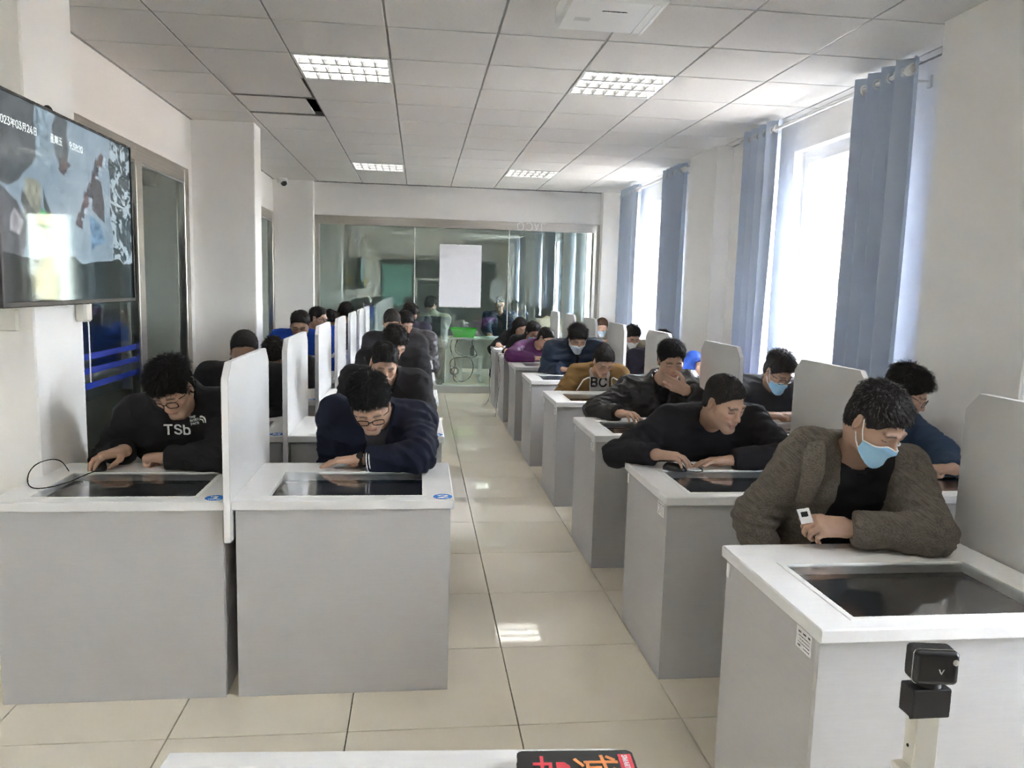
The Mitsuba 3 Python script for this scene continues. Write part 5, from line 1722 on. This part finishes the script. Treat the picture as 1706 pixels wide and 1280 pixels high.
p = sit('person in a bright blue hooded jacket, half hidden behind the third right board', (2.30, 5.80, 1.0), (50, 30, 0), (2.19, 5.97, 0.895), 0.19, 0, 0, Yb=5.845, tone=1.0, stool_name='the person in the blue hooded jacket')
p.trousers((0.02, 0.02, 0.03))
p.garment('hooded_jacket', 0.028, (0.015, 0.055, 0.30), (0.025, 0.085, 0.40), m='nylon', cut=0.01, collar=0.006, hood=True, label='bright blue hooded jacket')
p.hair(top=0.022, side=0.012)

p = sit('person in dark clothes, head mostly hidden behind the fourth right board', (2.262, 7.055, 1.040), (10, 32, 0), (2.25, 7.21, 0.905), 0.20, 0, 0, Yb=7.085, tone=0.95, stool_name='the person in dark clothes')
p.trousers((0.02, 0.02, 0.03))
p.garment('coat', 0.026, (0.018, 0.016, 0.024), (0.034, 0.030, 0.042), cut=0.01, collar=0.008)
p.hair(top=0.022, side=0.011)

p = sit('person in a beige coat and white mask by the far window', (2.294, 8.205, 1.035), (2, 34, 0), (2.32, 8.36, 0.910), 0.19, 0, 0, Yb=8.205, tone=0.85, stool_name='the person in the beige coat')
p.trousers((0.02, 0.02, 0.03))
p.garment('shirt', 0.004, BLACK, collar=0.004)
p.garment('coat', 0.026, (0.29, 0.25, 0.185), (0.36, 0.315, 0.24), cut=0.01, collar=0.012, open_=(0.30, 0.045, 0.02), label='beige coat')
p.hair(top=0.020, side=0.009)
p.mask('mask_white')

p = sit('woman with brown hair and a pale mask near the glass wall', (2.434, 10.235, 1.035), (-10, 22, 0), (2.46, 10.42, 0.89), 0.16, 0, 0, Yb=10.335, fem=True, tone=1.12, stool_name='the woman with brown hair')
p.trousers((0.02, 0.02, 0.03))
p.garment('coat', 0.024, (0.34, 0.30, 0.25), (0.42, 0.38, 0.32), cut=0.01, collar=0.008)
p.hair(top=0.012, side=0.012, jag=0.001, color=(0.075, 0.042, 0.025), lift=0.004, tail=[(0, -0.10, 0.02), (0, -0.13, -0.04), (0, -0.12, -0.11), (0, -0.11, -0.17)])
p.mask('mask_pale')

# --- left-hand column along the wall
p = sit('young man in a black sweatshirt with white lettering and glasses, hand on a mouse', (-0.975, 3.205, 1.090), (-8, 40, 8), (-1.020, 3.45, 0.965), 0.185, 0, 0.015,
        WL=(-1.03, 3.285, 0.795), WR=(-1.215, 3.34, 0.812), EL=(-0.76, 3.28, 0.80), ER=(-1.30, 3.50, 0.80), Yb=3.385, near=2, poseL='fist', poseR='mouse', dirL=(-1, 0.35, -0.1), dirR=(-0.55, -0.55, -0.10), tone=0.92, wide=1.03, size=0.92, stool_name='the young man in the hooded sweatshirt')
p.trousers((0.02, 0.02, 0.025))
p.garment('sweatshirt', 0.022, (0.012, 0.012, 0.013), (0.022, 0.022, 0.024), cut=0.012, collar=0.006, hood=True, label='black sweatshirt with white lettering')
k = meshkit.text_mesh('TSb', 0.043, 0.001, bold=True)
p.print_on(k, 0, 0, 'paint_white', 'chest_lettering', 'large white letters', world=(-1.062, 0.878, 3.285))
lines_ = []
for i, w_ in enumerate(('THE', 'NORTH', 'FACE')):
    k = meshkit.text_mesh(w_, 0.010, 0.001, bold=True)
    k.apply_translation([0, -0.014 * i, 0])
    lines_.append(k)
arc = extrude(LineString([(0.048 + 0.024 * math.cos(t), -0.024 + 0.024 * math.sin(t)) for t in np.linspace(0, 1.57, 9)]).buffer(0.0035).union(LineString([(0.048 + 0.012 * math.cos(t), -0.024 + 0.012 * math.sin(t)) for t in np.linspace(0, 1.57, 7)]).buffer(0.003)), 0.001)
p.print_on(cat(lines_ + [arc]), 0, 0, 'paint_white', 'chest_logo', 'small white logo', tilt=0.25, world=(-0.955, 0.945, 3.24))
p.hair(top=0.030, side=0.012, jag=0.012, bang=0.022, color=(0.010, 0.009, 0.009))
p.glasses()

p = sit('man with a receding hairline in a black jacket behind the first left board', (-0.985, 4.545, 1.125), (6, 32, 0), (-1.03, 4.70, 0.970), 0.19, 0, 0, Yb=4.595, near=1, tone=0.95, stool_name='the man with the receding hairline')
p.trousers((0.02, 0.02, 0.025))
p.garment('jacket', 0.024, (0.016, 0.017, 0.019), (0.028, 0.029, 0.032), cut=0.01, collar=0.012, collar_up=0.06)
p.hair(top=0.009, side=0.005, lift=0.034, jag=0.003, color=(0.022, 0.019, 0.017))

p = sit('person with bowed dark head in black, between the first and second left boards', (-1.045, 5.78, 1.000), (5, 62, 0), (-1.04, 5.97, 0.900), 0.19, 0, 0, Yb=5.825, tone=0.9, stool_name='the person with the bowed head')
p.trousers((0.02, 0.02, 0.025))
p.garment('jacket', 0.024, (0.017, 0.018, 0.022), (0.030, 0.031, 0.036), cut=0.01, collar=0.008)
p.hair(top=0.024, side=0.013)


def work_jacket(p, dark_arm=False):
    def paint(v, c, s, u, w):
        c = np.where(((u > -0.135) & (u < -0.110))[:, None], np.array([0.62, 0.64, 0.68]), c)
        return np.where(((u > -0.140) & (u <= -0.135))[:, None], np.array([0.03, 0.03, 0.05]), c)
    p.garment('work_jacket', 0.026, (0.010, 0.050, 0.36), (0.018, 0.075, 0.46), cut=0.01, collar=0.012, paint=paint, label='blue work jacket with a white band')


p = sit('broad-faced man in a blue work jacket looking down', (-1.047, 7.035, 1.150), (2, 26, -3), (-1.055, 7.16, 1.015), 0.205, 0, 0, Yb=7.015, near=1, tone=0.82, size=1.05, bulk=1.08, wide=1.06, stool_name='the broad-faced man in the blue work jacket')
p.trousers((0.02, 0.03, 0.08))
work_jacket(p)
p.hair(top=0.012, side=0.005, lift=0.008, jag=0.002)

p = sit('man in a blue work jacket and glasses turned to his left, showing his profile', (-1.056, 8.385, 1.150), (68, 8, 0), (-1.075, 8.44, 0.985), 0.20, 25, 0, Yb=8.185, tone=0.98, lean=0.34, stool_name='the man in profile')
p.trousers((0.02, 0.03, 0.08))
work_jacket(p)
p.hair(top=0.016, side=0.005, lift=0.002)
p.glasses()

p = sit('person with dark hair bowed behind the man in profile', (-1.035, 9.335, 1.075), (20, 40, 0), (-1.07, 9.48, 0.935), 0.19, 0, 0, Yb=9.285, tone=0.85, stool_name='the sixth sitter of the left column')
p.trousers((0.02, 0.02, 0.025))
p.garment('jacket', 0.022, (0.05, 0.045, 0.06), cut=0.01, collar=0.006)
p.hair(top=0.022, side=0.012)

p = sit('person with thick black hair in a grey sweater, far left', (-0.970, 10.385, 1.135), (30, 50, 0), (-0.98, 10.53, 0.960), 0.19, 0, 0, Yb=10.335, tone=0.9, stool_name='the person in the grey sweater')
p.trousers((0.02, 0.03, 0.10))
p.garment('sweater', 0.020, (0.13, 0.125, 0.145), (0.17, 0.165, 0.185), cut=0.01, collar=0.004)
p.hair(top=0.034, side=0.020, bang=0.02)

# --- left of the aisle
p = sit('man in a navy jacket with glasses and wristwatch, front desk left of the aisle', (-0.195, 3.165, 1.043), (5, 44, 6), (-0.180, 3.46, 0.940), 0.180, 0, -0.012,
        WL=(-0.245, 3.245, 0.795), WR=(-0.41, 3.43, 0.46), EL=(0.10, 3.14, 0.80), ER=(-0.38, 3.75, 0.72), Yb=3.385, near=2, poseL='flat', dirL=(-1, 0.18, -0.12), palmL=(0, -0.3, -1), poseR='rest', tone=0.98, size=0.98, stool_name='the man in the navy jacket')
p.trousers((0.02, 0.02, 0.025))
p.garment('shirt', 0.003, (0.055, 0.055, 0.062), (0.075, 0.075, 0.083), cut=0.03, collar=0.003, collar_up=0.03, label='grey shirt')
p.garment('jacket', 0.022, (0.010, 0.013, 0.026), (0.017, 0.021, 0.038), cut=0.040, open_=(0.30, 0.062, 0.010), collar=0.014, collar_up=0.05, fold=1.2, label='navy jacket')
d_ = unit(p.WL - p.EL)
u_ = np.cross(d_, [0, 0, 1.0])
for off_, r_, m_ in ((0.058, 0.0555, 'paint_white'), (0.046, 0.0545, 'paint_white')):
    part(p.t, 'cuff_stripe', ply(place(trimesh.creation.torus(r_, 0.0022, major_sections=28, minor_sections=6), p.WL - d_ * off_, unit(u_), np.cross(d_, unit(u_)), d_), m_, True))
wt = part(p.t, 'wristwatch', ply(place(lathe([(0.029, -0.009), (0.034, -0.009), (0.034, 0.009), (0.029, 0.009), (0.029, -0.009)], 28), p.WL - d_ * 0.012, unit(u_), np.cross(d_, unit(u_)), d_), 'black_rubber', 30), 'dark wristwatch')
side_ = unit(np.array([0.1, -0.75, 0.65]))
side_ = unit(side_ - d_ * (side_ @ d_))
part(wt, 'watch_case', ply(place(lathe([(0, 0), (0.014, 0), (0.015, 0.005), (0.0, 0.006)], 20), p.WL - d_ * 0.012 + side_ * 0.031, d_, np.cross(side_, d_), side_), 'black_plastic', 30))
p.hair(top=0.024, side=0.010, jag=0.006, color=(0.009, 0.009, 0.009))
p.glasses()

p = sit('man with cropped hair in a black jacket directly behind the navy jacket man', (-0.199, 4.475, 1.078), (10, 30, -4), (-0.195, 4.68, 0.950), 0.19, 0, -0.01, Yb=4.595, near=1, tone=0.98, stool_name='the man with cropped hair')
p.trousers((0.02, 0.02, 0.025))
p.garment('jacket', 0.026, (0.014, 0.014, 0.015), (0.026, 0.025, 0.026), cut=0.01, open_=(0.16, 0.055, 0.01), collar=0.014, collar_up=0.06)
p.garment('shirt', 0.004, BLACK, collar=0.003, collar_up=0.03)
p.hair(top=0.014, side=0.005, jag=0.003, color=(0.014, 0.013, 0.012))

p = sit('man in black bent low to his left, third in the column left of the aisle', (-0.180, 5.775, 1.100), (34, 44, 8), (-0.200, 5.97, 0.965), 0.195, 0, 0, Yb=5.825, near=1, tone=1.0, stool_name='the man bent low')
p.trousers((0.02, 0.02, 0.025))
p.garment('jacket', 0.026, (0.012, 0.012, 0.013), (0.022, 0.022, 0.023), cut=0.01, collar=0.012)
p.hair(top=0.024, side=0.012, jag=0.004)

p = sit('man with greying cropped hair in a dark grey jacket, left of the aisle', (-0.245, 7.015, 1.185), (4, 36, 0), (-0.215, 7.18, 1.005), 0.215, 0, -0.01, Yb=7.015, near=1, tone=0.98, bulk=1.08, size=1.02, stool_name='the man in the dark grey jacket')
p.trousers((0.02, 0.02, 0.025))
p.garment('jacket', 0.026, (0.030, 0.030, 0.033), (0.048, 0.047, 0.050), cut=0.01, collar=0.012)
p.hair(top=0.009, side=0.005, lift=0.012, color=(0.028, 0.023, 0.020))

p = sit('person in a dark grey padded jacket, face half hidden behind the greying man', (-0.150, 8.185, 1.130), (30, 34, 0), (-0.110, 8.34, 0.965), 0.195, 0, -0.01, Yb=8.185, tone=1.0, stool_name='the person in the padded jacket')
p.trousers((0.02, 0.02, 0.025))
p.garment('padded_jacket', 0.036, (0.055, 0.052, 0.058), (0.080, 0.076, 0.082), m='nylon', cut=0.01, collar=0.014, puff=0.006)
p.hair(top=0.022, side=0.012)

p = sit('person in a dark jacket with bowed head, sixth in the column left of the aisle', (-0.110, 9.305, 1.190), (40, 42, 10), (-0.120, 9.44, 1.010), 0.185, 0, 0, Yb=9.285, tone=0.95, stool_name='the sixth sitter left of the aisle')
p.trousers((0.02, 0.02, 0.025))
p.garment('jacket', 0.020, (0.030, 0.030, 0.045), (0.055, 0.052, 0.075), cut=0.01, collar=0.008)
p.hair(top=0.022, side=0.012)

# --- behind the glass
p = sit('man in a dark blue quilted jacket sitting behind the counter beyond the glass', (1.335, 13.02, 1.265), (4, 34, 0), (1.35, 13.14, 1.04), 0.205, 0, 0, WL=(1.50, 12.75, 0.76), WR=(1.13, 12.70, 0.76), Yb=12.95, tone=0.85, lean=0.36)
p.trousers((0.02, 0.02, 0.025))
p.garment('sweater', 0.004, (0.030, 0.030, 0.030), collar=0.003)
p.garment('quilted_jacket', 0.030, (0.012, 0.022, 0.045), (0.020, 0.034, 0.065), m='nylon', cut=0.01, collar=0.010, open_=(0.4, 0.06, 0.04), puff=0.006)
p.hair(top=0.008, side=0.005, lift=0.012, color=(0.05, 0.048, 0.045))
stool(1.35, 13.31, 'the man behind the counter')

p = Person('person in a black and white jacket standing with back turned beyond the glass', (0.175, 12.15, 1.230), (140, 25, 0), (0.02, 12.10, 1.02), (0.40, 12.06, 1.02), (0.02, 12.35, 0.82), (0.36, 12.40, 0.82), pelvis=(0.22, 11.95, 0.62), tone=0.9, standing=True)


def two_tone(v, c, s, u, w):
    m = (np.abs(s) > 0.13)[:, None] & (u > -0.40)[:, None]
    c = np.where(m, np.array([0.36, 0.36, 0.36]), c)
    return np.where((u > -0.015)[:, None], np.array([0.50, 0.50, 0.40]), c)


p.trousers((0.012, 0.014, 0.016))
p.garment('jacket', 0.026, (0.020, 0.022, 0.024), cut=0.01, collar=0.014, paint=two_tone, hood=True, label='black jacket with white sleeves')
p.hair(top=0.024, side=0.016)

# ------------------------------------------------------------------ what they hold and use
k = blazer_man
cd = thing('id_card', 'white card pinched in the hand of the man in the tweed blazer', 'card')
ctr = k.WL + np.array([-0.135, -0.010, 0.040])
ex_, ey_ = unit([-0.45, -0.25, 0.85]), unit([0.75, -0.45, 0.30])
ey_ = unit(ey_ - ex_ * (ex_ @ ey_))
part(cd, 'card', ply(place(rbox(-0.030, 0.030, -0.018, 0.018, 0, 0.0016, 0.0006), ctr, ex_, ey_, np.cross(ex_, ey_)), 'paint_white'))
part(cd, 'photo_patch', ply(place(cbox(-0.002, 0.018, -0.010, 0.010, -0.0006, 0.0022), ctr, ex_, ey_, np.cross(ex_, ey_)), 'ink'), 'black printed patch')


def mouse(x, y, ang, label, cable, color='black_plastic'):
    t = thing('computer_mouse', label, 'mouse', None)
    prof = [(-1, 0.0), (-0.9, 0.6), (-0.5, 0.95), (0.1, 1.0), (0.7, 0.8), (1, 0)]
    n = 14
    v = []
    m = trimesh.creation.icosphere(subdivisions=3)
    q = np.array(m.vertices)
    q = np.sign(q) * np.abs(q) ** 0.8
    q[:, 2] = np.where(q[:, 2] > 0, q[:, 2] * (0.9 - 0.25 * q[:, 1]), q[:, 2] * 0.0)
    q = q * [0.029, 0.053, 0.034]
    c, s = math.cos(ang), math.sin(ang)
    m.vertices = np.stack([x + q[:, 0] * c - q[:, 1] * s, y + q[:, 0] * s + q[:, 1] * c, 0.7512 + np.maximum(q[:, 2], 0)], 1)
    part(t, 'shell', ply(m, color, 40))
    w = place(trimesh.creation.torus(0.007, 0.003, major_sections=14, minor_sections=6), np.array([x - 0.030 * -s * -1, y, 0.777]) * 0 + np.array([x + 0.028 * -s * 1.0, y + 0.028 * c, 0.7715]), [-s, c, 0], [0, 0, 1], [c, s, 0])
    part(t, 'wheel', ply(w, 'black_rubber', True))
    part(t, 'cable', ply(tube(spline(cable, 40), 0.0022, 6), 'black_rubber', True), 'thin black cable')
    return t


mouse(-1.287, 3.262, math.radians(200), 'black mouse under the hand of the young man at the front left desk', [(-1.275, 3.215, 0.757), (-1.30, 3.12, 0.754), (-1.318, 3.02, 0.754), (-1.36, 2.955, 0.754), (-1.425, 2.985, 0.757), (-1.442, 3.035, 0.800), (-1.425, 3.08, 0.822), (-1.40, 3.11, 0.826), (-1.385, 3.17, 0.80), (-1.385, 3.22, 0.754)])
mouse(1.122, 3.235, math.radians(-120), 'black mouse under the hand of the man in the black sweater', [(1.16, 3.212, 0.757), (1.19, 3.19, 0.754), (1.23, 3.195, 0.754), (1.245, 3.235, 0.754), (1.24, 3.29, 0.754), (1.235, 3.36, 0.754)])
mouse(1.03, 9.075, math.radians(180), 'black mouse at the aisle edge of the seventh right desk', [(1.03, 9.02, 0.757), (1.0, 8.98, 0.754), (0.945, 9.0, 0.75), (0.935, 9.01, 0.6), (0.93, 8.99, 0.35), (0.915, 9.05, 0.12), (0.90, 9.02, 0.005)], 'ink_red')
mouse(1.025, 10.07, math.radians(180), 'black mouse at the aisle edge of the farthest right desk', [(1.025, 10.015, 0.757), (0.99, 9.98, 0.754), (0.94, 10.0, 0.75), (0.925, 10.01, 0.6), (0.91, 9.99, 0.3), (0.92, 10.05, 0.1), (0.86, 10.0, 0.005)])
